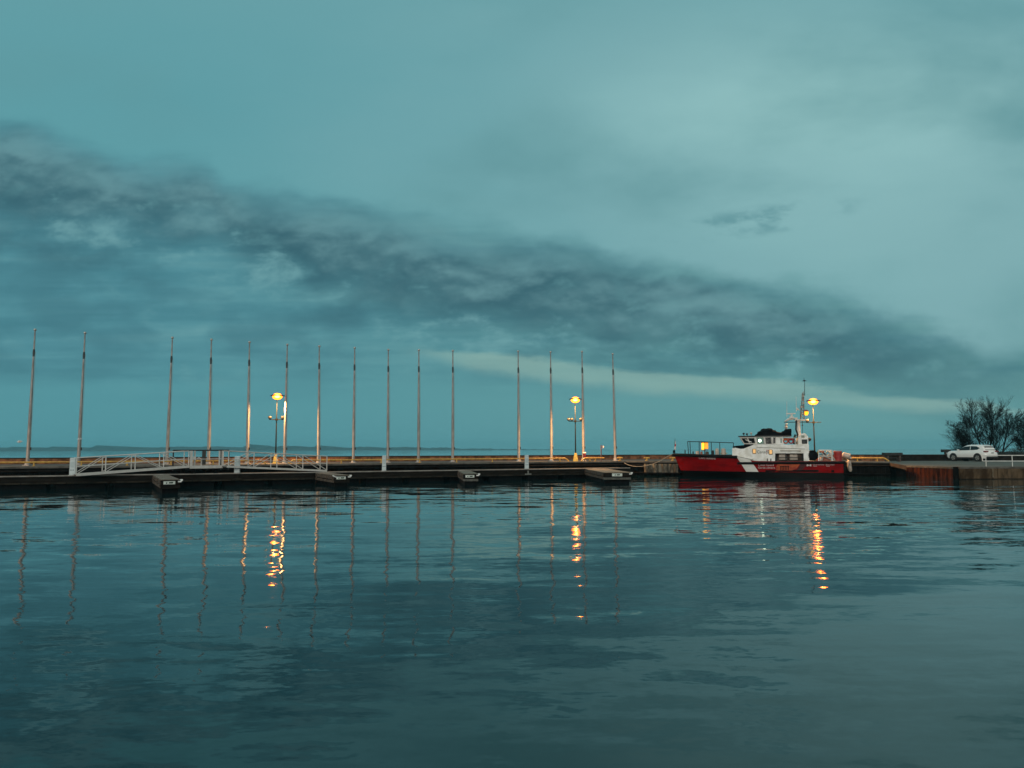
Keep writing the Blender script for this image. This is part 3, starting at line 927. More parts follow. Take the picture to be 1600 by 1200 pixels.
def gangway(a, za, b, zb, lab, frac, down):
    """truss ramp from low end a to high end b; frac: post positions; width 1.2 to the pier side"""
    d = Vector((b.x - a.x, b.y - a.y)); L = d.length
    t = thing('gangway', lab, 'gangway', (a.x, a.y, 0), math.atan2(d.y, d.x), 'white truss gangways between dock and platform')
    W_ = 1.25
    hb = 1.08

    def P_(f, z, y): return Vector((f * L, y, za + (zb - za) * f + z))
    # walkway
    m = MB(); m.loft([[P_(0, -0.03, 0.03), P_(0, -0.03, W_ - 0.03), P_(0, 0.03, W_ - 0.03), P_(0, 0.03, 0.03)], [P_(1, -0.03, 0.03), P_(1, -0.03, W_ - 0.03), P_(1, 0.03, W_ - 0.03), P_(1, 0.03, 0.03)]])
    m.build('walkway', M_conc, t)
    for y in (0.0, W_):
        m = MB()
        m.loft([[P_(f, -0.05, y - 0.035), P_(f, -0.05, y + 0.035), P_(f, 0.08, y + 0.035), P_(f, 0.08, y - 0.035)] for f in (0, 1)])
        m.build('bottom_chord', M_gang, t)
        m = MB(); m.tube([P_(f, hb, y) for f in (frac[0], frac[-1])], 0.030, 8); m.build('top_rail', M_gang, t)
        m = MB(); m.tube([P_(f, hb * 0.50, y) for f in (frac[0], frac[-1])], 0.022, 6); m.build('middle_rail', M_gang, t)
        for f in frac:
            m = MB(); m.tube([P_(f, 0.05, y), P_(f, hb, y)], 0.034, 6); m.build('post', M_gang, t)
        k = len(frac); apex = down
        m = MB()
        for i in range(k - 1):
            lo_first = (i < apex)
            f0, f1 = frac[i], frac[i + 1]
            if lo_first: m.tube([P_(f0 + 0.008, 0.10, y), P_(f1 - 0.008, hb - 0.04, y)], 0.026, 6)
            else: m.tube([P_(f0 + 0.008, hb - 0.04, y), P_(f1 - 0.008, 0.10, y)], 0.026, 6)
        m.build('truss_brace', M_gang, t)
    return t


def frac_of(pxs, a, b):
    o = []
    for px in pxs:
        p = on_line(px, 730, a, b)
        o.append((Vector((p.x - a.x, p.y - a.y)).length) / (Vector((b.x - a.x, b.y - a.y)).length))
    return o


gangway(g0, 0.86, g0b, ZP, 'white truss gangway rising from the left pedestal to the platform', [0.0] + frac_of((165, 211, 255.5), g0, g0b) + [0.985], 2)
gangway(g2, 0.86, g1, ZP, 'white truss gangway descending right from the platform to the second finger dock', [0.0] + frac_of((463, 423, 387.5), g2, g1) + [0.985], 2)

# platform where the gangways meet
dv = Vector((g1.x - g0b.x, g1.y - g0b.y)); Lp_ = dv.length
pa = math.atan2(dv.y, dv.x)
pf = thing('gangway_platform', 'raised landing platform with a dark rear railing between the two gangways', 'platform', (g0b.x, g0b.y, 0), pa)
m = MB(); m.box((Lp_ / 2, 1.7, ZP - 0.02), (Lp_ + 0.1, 3.6, 0.12)); m.build('deck', M_conc, pf)
m = MB(); m.box((Lp_ / 2, -0.13, ZP - 0.01), (Lp_ + 0.1, 0.05, 0.20)); m.build('edge_beam', M_gang, pf)
for x in (0.3, Lp_ - 0.3):
    for y in (0.2, 3.2):
        m = MB(); m.tube([(x, y, -1.5), (x, y, ZP - 0.1)], 0.14, 10); m.build('pile', M_face, pf)
m = MB(); m.tube([(-0.2, 0.05, ZP + 0.52), (Lp_ + 0.2, 0.05, ZP + 0.52)], 0.028, 6); m.build('front_chain_rail', M_gang, pf)
yb = 2.6
xr0, xr1 = -0.5, Lp_ + 1.25
m = MB()
m.tube([(xr0, yb, ZP + 1.12), (xr1, yb, ZP + 1.12)], 0.05, 6)
m.tube([(xr0, yb, ZP + 0.6), (xr0 + 0.5, yb, ZP + 0.6)], 0.03, 6)
m.build('rear_rail', M_dark, pf)
for x in (xr0, xr1 - 0.55, xr1):
    m = MB(); m.tube([(x, yb, ZP - 0.3), (x, yb, ZP + 1.12)], 0.05, 6); m.build('rear_post', M_dark, pf)
m = MB(); m.box((Lp_ * 0.76, yb, ZP + 0.60), (0.24, 0.12, 1.0)); m.build('gate_board', mat('dark_gate_board', (0.05, 0.05, 0.045), 0.7), pf)
for x, w in ((0.05, 0.16), (0.30, 0.10), (Lp_ - 0.12, 0.09), (Lp_ + 0.06, 0.07)):
    m = MB(); m.box((x, -0.05 if x < 0.2 else 0.1, ZP + 0.54), (w, 0.10, 1.10)); m.build('gate_post', M_gang, pf)
m = MB(); m.tube([(0.5, 0.3, ZP + 0.5), (0.62, 0.3, ZP + 0.62), (0.8, 0.3, ZP + 0.5), (0.8, 0.3, ZP + 0.08)], 0.05, 8); m.box((0.2, 0.0, ZP + 0.58), (0.30, 0.16, 0.22)); m.build('gate_latch', M_gang, pf)
# ------------------------------------------------------------------ the patrol vessel
BA = R(-16.5)
bx_d = Vector((math.cos(BA), math.sin(BA), 0)); by_d = Vector((-math.sin(BA), math.cos(BA), 0))
b0 = at_z(1190, 747, 0) + by_d * 2.0
boat = thing('patrol_vessel', 'red motor vessel with white deckhouse and diagonal white hull stripe moored at the pier', 'boat', b0, BA)


def B(px, py, yl):
    """boat-frame point seen at px,py in the fore-and-aft plane yl metres to starboard"""
    p = at_plane(px, py, b0 + by_d * yl, by_d) - b0
    return Vector((p.dot(bx_d), yl, p.z))


def lerp_tab(tab, x):
    if x <= tab[0][0]: return tab[0][1]
    for (x0, y0), (x1, y1) in zip(tab, tab[1:]):
        if x <= x1: return y0 + (y1 - y0) * (x - x0) / (x1 - x0)
    return tab[-1][1]


stem_t = B(1052.5, 709, 0); stem_b = B(1067, 743, 0); XS = B(1318, 730, -1.9).x
TB = [(0, 0.02), (.03, .36), (.08, .80), (.16, 1.25), (.28, 1.65), (.42, 1.88), (.6, 2.0), (.8, 2.0), (1, 1.9)]
TW = [(0, 0.01), (.03, .12), (.08, .36), (.16, .72), (.28, 1.18), (.42, 1.55), (.6, 1.78), (.8, 1.80), (1, 1.72)]
SH = [(1052.5, 709.5, 0), (1075, 710.3, -.8), (1100, 711.3, -1.4), (1130, 712.4, -1.7), (1152, 713.2, -1.85), (1158, 715.5, -1.9), (1166, 718, -1.9), (1178, 720.6, -1.95), (1200, 721, -2), (1318, 720.6, -1.9)]
SHX = [(B(*q).x, B(*q).z) for q in SH]


def stem_x(z): return stem_b.x + (stem_t.x - stem_b.x) * (z - stem_b.z) / (stem_t.z - stem_b.z)


def hull_hb(x, z):
    s = (x - stem_x(z)) / (XS - stem_x(z))
    zs = lerp_tab(SHX, x)
    t = max(0, min(1.05, z / zs))
    return lerp_tab(TW, s) + (lerp_tab(TB, s) - lerp_tab(TW, s)) * t ** 0.85


rings = []
for s in [0, .015, .03, .055, .08, .12, .16, .22, .28, .34, .38, .40, .42, .44, .46, .48, .5, .55, .6, .7, .8, .9, 1.0]:
    ring = []
    xs_ = stem_t.x + (XS - stem_t.x) * s
    zs = lerp_tab(SHX, xs_)
    for side in (-1, 1):
        col_ = []
        for z in (zs, zs * .8, zs * .55, zs * .3, 0.0):
            sx_ = stem_x(z); x = sx_ + (XS - sx_) * s
            b = lerp_tab(TW, s) + (lerp_tab(TB, s) - lerp_tab(TW, s)) * (z / zs) ** 0.85
            col_.append((x, side * b, z))
        sx_ = stem_x(0); x = sx_ + (XS - sx_) * s
        col_.append((x + 0.25 * (1 - s), side * lerp_tab(TW, s) * 0.5, -0.45))
        ring += col_ if side == -1 else col_[::-1]
    rings.append(ring)

# hull paint: red, one slanting white band, black boot top with the waterline shadow painted into it
hm = bpy.data.materials.new('hull_paint'); hm.use_nodes = True
n = N(hm.node_tree); bs = n.nodes['Principled BSDF']
OC = n.new('ShaderNodeTexCoord').outputs['Object']
ox, oy, oz = n.sep(OC)


def edge_line(pa_, pb_):
    a, b = B(*pa_), B(*pb_)
    k = (b.x - a.x) / (b.z - a.z)
    return n.m('SUBTRACT', n.m('SUBTRACT', ox, a.x), n.m('MULTIPLY', n.m('SUBTRACT', oz, a.z), k))


inl = n.m('GREATER_THAN', edge_line((1157.5, 724, -1.9), (1167.2, 739, -1.85)), 0.0)
inr = n.m('LESS_THAN', edge_line((1176.0, 724, -1.9), (1186.6, 739, -1.85)), 0.0)
band_ = n.m('MULTIPLY', inl, inr)
grime = n.noise(n.scale(OC, (0.6, 0.6, 2.5)), 1.6, 5, 0.6)
streaks = n.noise(n.scale(OC, (5.0, 5.0, 0.35)), 1.5, 4, 0.6)
red_ = n.mix(n.ss(grime, 0.38, 0.68), (0.26, 0.0035, 0.005), (0.16, 0.003, 0.004))
red_ = n.mix(n.ss(streaks, 0.56, 0.74, 0, 0.3), red_, (0.09, 0.006, 0.005))
whi = n.mix(n.ss(grime, 0.38, 0.75), (0.80, 0.79, 0.74), (0.66, 0.64, 0.57))
c_ = n.mix(band_, red_, whi)
zb_l = n.m('ADD', n.m('MULTIPLY', ox, -0.008), 0.50)
c_ = n.mix(n.m('LESS_THAN', oz, zb_l), c_, (0.004, 0.0035, 0.0035))
n.links.new(c_, bs.inputs['Base Color']); bs.inputs['Roughness'].default_value = 0.38; bs.inputs['Specular IOR Level'].default_value = 0.12
m = MB(); m.loft(rings); m.build('hull', hm, boat, smooth=True)

M_bwhite = mat('vessel_white_paint', (0.84, 0.83, 0.80), 0.4, var=0.16, scale=2.2, color2=(0.66, 0.635, 0.57))
M_brub = mat('black_rubber', (0.004, 0.004, 0.0045), 0.75, var=0.3, spec=0.2)
M_bdeck = mat('grey_nonskid_deck', (0.09, 0.10, 0.10), 0.8, var=0.3, scale=8)
M_bnavy = mat('navy_black_canvas', (0.004, 0.005, 0.007), 0.9, var=0.5, scale=3, bump=0.5, bscale=6, spec=0.15)
M_bglass = mat('dark_window_glass', (0.012, 0.016, 0.018), 0.06, var=0.3)
M_bwarm = mat('lit_cabin_window', (0.5, 0.3, 0.12), 0.3, emis=(1.0, 0.52, 0.16), estr=0.62)
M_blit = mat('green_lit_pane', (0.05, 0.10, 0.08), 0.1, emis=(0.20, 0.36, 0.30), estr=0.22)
M_bulb = mat('white_cabin_bulb', (0.9, 0.9, 0.85), 0.4, emis=(0.80, 1.0, 0.72), estr=4.0)
M_amber = mat('amber_lantern_glass', (0.7, 0.4, 0.05), 0.4, emis=(1.0, 0.40, 0.010), estr=2.1)
M_amber2 = mat('orange_lantern_glass', (0.7, 0.3, 0.04), 0.4, emis=(1.0, 0.25, 0.008), estr=1.4)
M_orange = mat('mottled_orange', (0.50, 0.085, 0.015), 0.5, var=0.45, scale=3, color2=(0.30, 0.035, 0.010))
M_mar = mat('dark_maroon', (0.06, 0.006, 0.008), 0.6, var=0.3)
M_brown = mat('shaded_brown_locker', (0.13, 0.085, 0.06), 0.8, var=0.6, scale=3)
M_cream = mat('cream_equipment', (0.55, 0.46, 0.38), 0.5, var=0.3, scale=5)
M_pink = mat('faded_red_gear', (0.40, 0.13, 0.08), 0.7, var=0.4, scale=7)

# rubber gunwale fender: along the bow, then a lower one to the stern
for pts, r_ in (([(x, z) for x, z in SHX if x <= B(1153, 713, -1.85).x], 0.13), ([(B(px, py, -1.95).x, B(px, py, -1.95).z) for px, py in ((1153, 722.8), (1180, 722.6), (1240, 722.4), (1318, 721.8))], 0.10)):
    for side in (-1, 1):
        m = MB(); m.tube([(x - (0.05 if i == 0 else 0), side * (hull_hb(x, z) + 0.02), z - 0.06) for i, (x, z) in enumerate(pts)], r_, 8)
        m.build('rubber_fender', M_brub, boat, smooth=True)
# decks
dk = [(x, z) for x, z in SHX]
xs_d = [stem_t.x + 0.15 + (XS - stem_t.x - 0.2) * i / 24 for i in range(25)]
m = MB(); m.loft([[(x, -hull_hb(x, lerp_tab(dk, x)) * 0.97, lerp_tab(dk, x) + 0.004), (x, hull_hb(x, lerp_tab(dk, x)) * 0.97, lerp_tab(dk, x) + 0.004), (x, hull_hb(x, lerp_tab(dk, x)) * 0.97, lerp_tab(dk, x) + 0.02), (x, -hull_hb(x, lerp_tab(dk, x)) * 0.97, lerp_tab(dk, x) + 0.02)] for x in xs_d])
m.build('deck', M_bdeck, boat)
# transom fender and swim step
m = MB(); m.box((XS + 0.10, 0, 0.95), (0.18, 3.6, 0.9), bevel=0.05); m.build('stern_fender', M_brub, boat)

# deckhouse with open side well
HY = -1.5
prof = [(1144, 700.5), (1149, 699.6), (1157, 701.4), (1162, 701.0), (1168, 698.6), (1177, 695), (1264, 694.5), (1264.5, 721), (1256, 721), (1255.5, 708.5), (1211.5, 708.5), (1211, 721), (1178, 721), (1152, 714.2), (1144, 713.6)]
m = MB(); m.poly_prism([B(px, py, HY) for px, py in prof], (0, 3.0, 0)); m.build('deckhouse', M_bwhite, boat, bevel=0.02)
a, b = B(1210, 707.5, HY), B(1257, 721.5, HY)
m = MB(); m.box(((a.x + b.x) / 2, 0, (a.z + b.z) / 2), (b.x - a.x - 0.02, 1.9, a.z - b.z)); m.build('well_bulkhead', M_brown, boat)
for px in (1223, 1240):
    a = B(px, 714.2, -1.05); m = MB(); m.box(a, (0.62, 0.25, 0.46), bevel=0.04); m.build('well_locker', M_cream, boat)
m = MB()
for px in (1213, 1228, 1254): m.tube([B(px, 721, -1.42), B(px, 708.5, -1.42)], 0.045, 6)
m.tube([B(1212, 714.5, -1.44), B(1255, 714.5, -1.44)], 0.03, 6)
m.build('well_stanchion', M_dark, boat)
m = MB(); m.tube([B(1219, 704.2, HY - 0.06), B(1249, 704.2, HY - 0.06)], 0.035, 6); m.build('grab_rail', mat('tan_rail', (0.35, 0.31, 0.24), 0.6), boat)
m = MB(); m.box(B(1250, 704.5, HY - 0.05), (0.12, 0.1, 0.12), bevel=0.02); m.build('deck_light', M_cream, boat)
# moulding lines
m = MB()
a, b = B(1182, 698.8, HY - 0.012), B(1258, 701.5, HY - 0.012)
m.tube([a, b], 0.022, 6)
m.build('rubbing_strake', mat('grey_strake', (0.30, 0.30, 0.27), 0.6), boat)
m = MB(); m.tube([B(1150, 712.8, HY - 0.3), B(1177, 718.6, HY - 0.3)], 0.022, 6); m.build('side_hand_line', M_dark, boat)
# black non-skid trunk top
m = MB(); m.poly_prism([B(px, py, -1.25) for px, py in ((1145, 700), (1145, 697.3), (1152, 696.4), (1163, 695.4), (1163, 694), (1177, 694), (1177, 695.6), (1168, 699.2), (1161, 701.6), (1152, 700.8))], (0, 2.5, 0)); m.build('trunk_cover', M_bnavy, boat)
# two lit cabin windows and the word mark between them
for px, py in ((1178.6, 705.2), (1204.2, 706.4)):
    c = B(px, py, HY - 0.02)
    m = MB(); m.box(c, (0.30, 0.05, 0.42), bevel=0.03)
    fr = m.build('window', mat('bronze_window_frame', (0.33, 0.22, 0.10), 0.45), boat)
    m = MB(); m.box(c + Vector((0, -0.028, 0.01)), (0.20, 0.012, 0.32)); m.build('pane', M_bwarm, fr)
M_ink = mat('black_lettering', (0.10, 0.10, 0.085), 0.6, var=0.1)
M_redmark = mat('red_lettering', (0.38, 0.03, 0.03), 0.6, var=0.1)
M_wlet = mat('white_lettering', (0.66, 0.60, 0.57), 0.6, var=0.1)
c = B(1182.6, 708.4, HY - 0.012)
lettering('wordmark', 'Canada', 0.36, M_ink, boat, c, (R(90), 0, 0), squeeze=0.88)
m = MB()
c2 = B(1198.3, 703.9, HY - 0.012)
m.box(c2, (0.05, 0.008, 0.13)); m.box(c2 + Vector((0.19, 0, 0)), (0.05, 0.008, 0.13)); m.box(c2 + Vector((0.095, 0, 0)), (0.07, 0.008, 0.07)); m.box(c2 + Vector((-0.03, 0, -0.2)), (0.022, 0.008, 0.30))
m.build('wordmark_flag', M_redmark, boat)

# wheelhouse -------------------------------------------------------------------
zb, zt = B(1190, 694.6, -1.4).z, B(1190, 682.2, -1.4).z


def bxp(px, py, yl): return B(px, py, yl).x


base = [(bxp(1182, 690, -1.4), -1.4), (bxp(1163, 690, -.75), -.75), (bxp(1163, 690, -.75), .75), (bxp(1182, 690, -1.4), 1.4), (bxp(1225, 690, -1.4), 1.4), (bxp(1225, 690, -1.4), -1.4)]
topr = [(bxp(1180.5, 690, -1.4), -1.4), (bxp(1155.5, 690, -.75), -.75), (bxp(1155.5, 690, -.75), .75), (bxp(1180.5, 690, -1.4), 1.4), (bxp(1224, 690, -1.4), 1.4), (bxp(1224, 690, -1.4), -1.4)]
m = MB(); m.loft([[(x, y, zb) for x, y in base], [(x, y, zt) for x, y in topr]]); wh = m.build('wheelhouse', M_bwhite, boat)
M_wfr = mat('window_frame_grey', (0.36, 0.33, 0.31), 0.5, var=0.2)


def facet_window(i, j, s0, s1, t0, t1, pane_m, slant=0.0):
    def q(s, t, o):
        bq = Vector((*base[i], zb)).lerp(Vector((*base[j], zb)), s); tq = Vector((*topr[i], zt)).lerp(Vector((*topr[j], zt)), s)
        nn = Vector((base[j][1] - base[i][1], -(base[j][0] - base[i][0]), 0)).normalized()
        return bq.lerp(tq, t) + nn * o
    nn_s = 1
    cen = (Vector((*base[i], zb)) + Vector((*base[j], zb))) / 2
    if (q(.5, .5, 1.0) - Vector((0.5, 0, zb))).length < (q(.5, .5, -1.0) - Vector((0.5, 0, zb))).length: nn_s = -1
    def ringq(o, g): return [q(s0 - g, t0 - g, o * nn_s), q(s1 + g, t0 - g, o * nn_s), q(s1 + g + slant, t1 + g, o * nn_s), q(s0 - g + slant, t1 + g, o * nn_s)]
    m = MB(); m.loft([ringq(0.003, 0.03), ringq(0.03, 0.03)]); fr = m.build('window', M_wfr, boat)
    m = MB(); m.loft([ringq(0.025, 0.0), ringq(0.036, 0.0)]); m.build('pane', pane_m, fr)
    return q((s0 + s1) / 2, (t0 + t1) / 2, 0.04 * nn_s)


# panes: front, the two angled corners, the sides
for (i, j, s0, s1, pm) in ((1, 0, 0.10, 0.44, M_bglass), (1, 0, 0.54, 0.90, M_bglass), (1, 2, 0.08, 0.46, M_bglass), (1, 2, 0.54, 0.92, M_bglass), (2, 3, 0.10, 0.44, M_bglass), (2, 3, 0.54, 0.90, M_bglass),
                            (3, 4, 0.06, 0.28, M_bglass), (3, 4, 0.36, 0.56, M_bglass)):
    facet_window(i, j, s0, s1, 0.20, 0.80, pm)
for s0, s1, pm in ((0.055, 0.27, M_blit), (0.36, 0.545, M_bglass)):
    facet_window(0, 5, s0, s1, 0.10, 0.88, pm)
facet_window(0, 5, 0.62, 0.67, 0.15, 0.86, M_bglass, 0.035)
m = MB(); m.ball(B(1187.3, 688.5, -1.47), 0.115, (1, 0.5, 1.15), 12, 8); m.build('cabin_lamp', M_bulb, boat, smooth=True)
m = MB(); m.box(B(1220.5, 688.5, -1.41), (0.12, 0.03, 0.38)); m.build('side_port', mat('pale_green_glass', (0.25, 0.36, 0.35), 0.15), boat)
# roof slab, visor, canvas cover over the open bridge
ra, rb = bxp(1153.5, 682, -.9), bxp(1237, 682, -1.4)
m = MB(); m.poly_prism([(ra, -.85, zt + 0.005), (ra, .85, zt + 0.005), (bxp(1178, 682, -1.5), 1.55, zt + 0.005), (rb, 1.55, zt + 0.005), (rb, -1.55, zt + 0.005), (bxp(1178, 682, -1.5), -1.55, zt + 0.005)], (0, 0, 0.075)); m.build('roof', mat('dark_roof_edge', (0.035, 0.035, 0.035), 0.6), boat, bevel=0.01)
cov = [(1179, 681.6), (1181, 678.6), (1183.5, 677.6), (1184.5, 674.4), (1188.5, 673.2), (1190, 670.6), (1194, 669.4), (1197, 669.9), (1201, 669.0), (1206, 669.4), (1208, 671.6), (1212, 672.4), (1214, 674.4), (1221, 675.6), (1224, 673.6), (1226.5, 673.2), (1228, 670.6), (1236.5, 669.9), (1236.3, 681.6)]
m = MB()
rg = []
for yl, k in ((-1.45, 0.75), (-1.1, 1.0), (0, 1.06), (1.1, 1.0), (1.45, 0.75)):
    bz = zt + 0.083
    rg.append([(B(px, py, -1.2).x, yl, bz + max(0, (B(px, py, -1.2).z - bz)) * k) for px, py in cov])
m.loft(rg); m.build('canvas_cover', M_bnavy, boat)
m = MB(); m.box(B(1230, 676.6, -1.42), (0.62, 0.03, 0.03)); m.build('cover_strap', M_cream, boat)
m = MB(); m.box(B(1191.5, 676.6, -1.36), (0.42, 0.05, 0.16)); m.build('cover_window', mat('dull_vinyl', (0.07, 0.08, 0.09), 0.3), boat)
# small fittings on the roof
for px, py, hgt in ((1162.5, 676.5, 0.25), (1167.5, 677.2, 0.22), (1174, 675.5, 0.28)):
    a = B(px, 681.6, -.6); m = MB(); m.tube([a, a + Vector((0, 0, hgt - 0.08))], 0.03, 6); m.ball(a + Vector((-0.02, 0, hgt - 0.04)), 0.10, (1, 1, 0.85), 8, 6)
    m.build('roof_lamp', M_dark if px < 1170 else M_cream, boat)
# rear of the wheelhouse: lifebuoys on the rail
m = MB(); m.tube([B(1225, 683.8, -1.35), B(1243, 684.5, -1.35)], 0.03, 6); m.tube([B(1242.5, 694, -1.35), B(1242.5, 684.5, -1.35)], 0.025, 6); m.build('bridge_rail', M_bwhite, boat)
for px, pm in ((1227.6, M_orange), (1236.0, M_red)):
    m = MB(); m.torus(B(px, 689.3, -1.38), 0.17, 0.055, 'Y'); m.build('lifebuoy', pm, boat, smooth=True)
a = B(1231.5, 686.3, -1.1); m = MB(); m.box(a, (0.75, 0.4, 0.22), bevel=0.03); m.build('flag_locker', M_pink, boat)
m = MB()
m.tube([B(1243, 694, -0.9), B(1240.5, 686, -0.9), B(1243, 679, -0.9)], 0.09, 8); m.ball(B(1241, 690, -0.9), 0.16, (1, 1, 1.4), 8, 6)
m.build('air_hose', mat('dark_green_hose', (0.02, 0.05, 0.045), 0.5), boat)
# funnel block behind the mast
fb = [(1247, 694.6), (1247, 682), (1252, 677.6), (1257, 677.2), (1261, 679.4), (1263.2, 683.5), (1263.2, 694.6)]
m = MB(); m.poly_prism([B(px, py, -1.1) for px, py in fb], (0, 2.2, 0)); m.build('funnel_block', M_bwhite, boat, bevel=0.03)
m = MB(); m.box(B(1257, 690, -1.12), (0.42, 0.05, 0.36), bevel=0.03); m.build('louvre', M_dark, boat)
m = MB(); m.box(B(1254.5, 682, -1.12), (0.26, 0.04, 0.2), bevel=0.02); m.build('vent_panel', mat('grey_green_panel', (0.30, 0.34, 0.26), 0.5), boat)
m = MB(); m.ball(B(1265, 686.5, -0.8), 0.14); m.tube([B(1264, 690, -0.8), B(1265, 686.5, -0.8)], 0.03, 6); m.build('horn', M_dark, boat)

# mast --------------------------------------------------------------------------
YM = 0.0
M_mast = mat('pale_mast_paint', (0.70, 0.67, 0.62), 0.5, var=0.25, scale=4)
m = MB(); m.tube([B(1248.3, 694, YM), B(1248, 672, YM), B(1247.4, 656.5, YM)], [0.19, 0.16, 0.14], 10); m.build('mast_column', M_mast, boat, smooth=True)
m = MB(); m.tube([B(1254, 681, YM), B(1253.8, 657, YM)], 0.02, 6); m.ball(B(1253.8, 664.5, YM), 0.06); m.build('mast_stay', M_dark, boat)
m = MB(); m.tube([B(1246.4, 684, -.3), B(1245.8, 677, -.3), B(1243.5, 671, -.3), B(1244.2, 656, -.3)], 0.062, 8); m.build('exhaust_pipe', M_dark, boat, smooth=True)
m = MB(); m.box(B(1250.5, 656.3, YM), (0.85, 0.7, 0.13), bevel=0.02); m.build('mast_platform', M_mast, boat)
m = MB(); m.tube([B(1225, 659.7, YM), B(1262, 659.5, YM)], 0.035, 6); m.build('yard_arm', M_dark, boat)
m = MB(); m.tube([B(1226.5, 658.6, YM), B(1232, 655, YM), B(1246, 653.3, YM)], [0.07, 0.10, 0.06], 8); m.build('radar_bracket', M_mast, boat)
m = MB(); m.box(B(1236.5, 652.5, YM), (0.34, 0.34, 0.18), bevel=0.03); m.tube([B(1236.8, 652, YM), B(1236.6, 647.5, YM)], 0.075, 8); rp = m.build('radar_pedestal', M_mast, boat)
m = MB(); m.box(B(1235.6, 646.3, YM), (0.75, 0.12, 0.10), bevel=0.02); m.build('scanner_bar', M_mast, rp)
m = MB(); m.ball(B(1228.3, 663.8, YM), 0.11, (1, 1, 1.2)); m.tube([B(1228.3, 662, YM), B(1228.3, 670.5, YM)], 0.06, 8); m.ball(B(1228, 667.6, YM), 0.13); m.build('camera_dome', M_cream, boat, smooth=True)
# upper lattice mast
m = MB()
for x0, x1 in ((1251.2, 1253.6), (1256.6, 1255.6)):
    for yl in (-0.14, 0.14): m.tube([B(x0, 655.5, yl), B(x1, 615, yl * 0.6)], 0.042, 5)
for k in range(8):
    f = k / 7
    py = 655 - 39 * f; xa = 1251.2 + 2.4 * f; xb = 1256.6 - 1.0 * f
    m.tube([B(xa, py, -0.12), B(xb, py - (4 if k % 2 else -1), -0.12)], 0.034, 5)
    if k < 7: m.tube([B(xb, py, -0.12), B(xa + 0.3, py - 5.4, -0.12)], 0.028, 5)
m.build('lattice_mast', mat('weathered_mast_brown', (0.30, 0.22, 0.18), 0.6, var=0.4, scale=5), boat)
for px, py in ((1254.5, 619), (1255, 630), (1252.5, 636)):
    m = MB(); m.tube([B(px, py + 1.3, -0.2), B(px, py - 1.3, -0.2)], 0.10, 8); m.build('navigation_light', M_cream, boat)
m = MB(); m.tube([B(1257.3, 618, YM), B(1257.3, 594.5, YM)], [0.03, 0.018], 6); m.tube([B(1254, 595.3, YM), B(1260, 595.0, YM)], 0.03, 5); m.ball(B(1256.6, 594.7, YM), 0.07); m.tube([B(1256.5, 595, YM), B(1256, 590.3, YM)], 0.014, 4); m.build('wind_vane', M_dark, boat)
m = MB(); m.tube([B(1244.2, 643, YM), B(1243.8, 619.5, YM)], [0.028, 0.014], 5); m.ball(B(1246, 639, YM), 0.10); m.tube([B(1244, 640, YM), B(1250, 641, YM)], 0.02, 5); m.build('whip_aerial', M_mast, boat)
m = MB(); m.tube([B(1229.5, 651, YM), B(1229.3, 627, YM)], [0.022, 0.012], 5); m.build('whip_aerial', M_mast, boat)
m = MB(); m.tube([B(1250.4, 656, YM), B(1250.4, 633.5, YM)], [0.02, 0.014], 5); m.build('whip_aerial', M_dark, boat)
# amber mast lamp
c = B(1259.8, 645.3, YM)
m = MB(); m.loft([[(c.x + r_ * math.cos(a), c.y + r_ * math.sin(a), c.z + dz_) for a in [k * math.pi / 5 for k in range(10)]] for r_, dz_ in ((0.10, -0.19), (0.17, -0.05), (0.18, 0.12))]); ml = m.build('mast_lamp', M_amber, boat, smooth=True)
m = MB(); m.loft([[(c.x + r_ * math.cos(a), c.y + r_ * math.sin(a), c.z + dz_) for a in [k * math.pi / 5 for k in range(10)]] for r_, dz_ in ((0.20, 0.125), (0.16, 0.22), (0.07, 0.28))]); m.tube([c + Vector((0, 0, 0.22)), c + Vector((-0.3, 0, 0.22))], 0.025, 5); m.build('lamp_cap', M_pink, ml)

# foredeck -----------------------------------------------------------------------
for yl in (-1.05, 1.05):
    m = MB(); m.tube([B(1074.3, 689.8, yl * 0.75), B(1100, 690.3, yl), B(1125, 691.3, yl * 1.2), B(1146, 691.9, yl * 1.35)], 0.038, 6)
    m.build('foredeck_rail', mat('navy_rail', (0.012, 0.020, 0.028), 0.5), boat)
    for px0, px1 in ((1074.4, 1076), (1078, 1079), (1092.5, 1092.5), (1111.3, 1111.8), (1124.6, 1124.8), (1146, 1146.2)):
        f = 0.75 + 0.6 * (px0 - 1074) / 72
        m = MB(); m.tube([B(px0, 690 + (px0 - 1074) / 36, yl * f), B(px1, 711, yl * f)], 0.034, 6); m.build('rail_post', mat('navy_rail', (0, 0, 0)), boat)
m = MB(); m.tube([B(1146.2, 703, -1.42), B(1146.4, 713, -1.42)], 0.06, 6); m.build('rail_post', mat('navy_rail', (0, 0, 0)), boat)
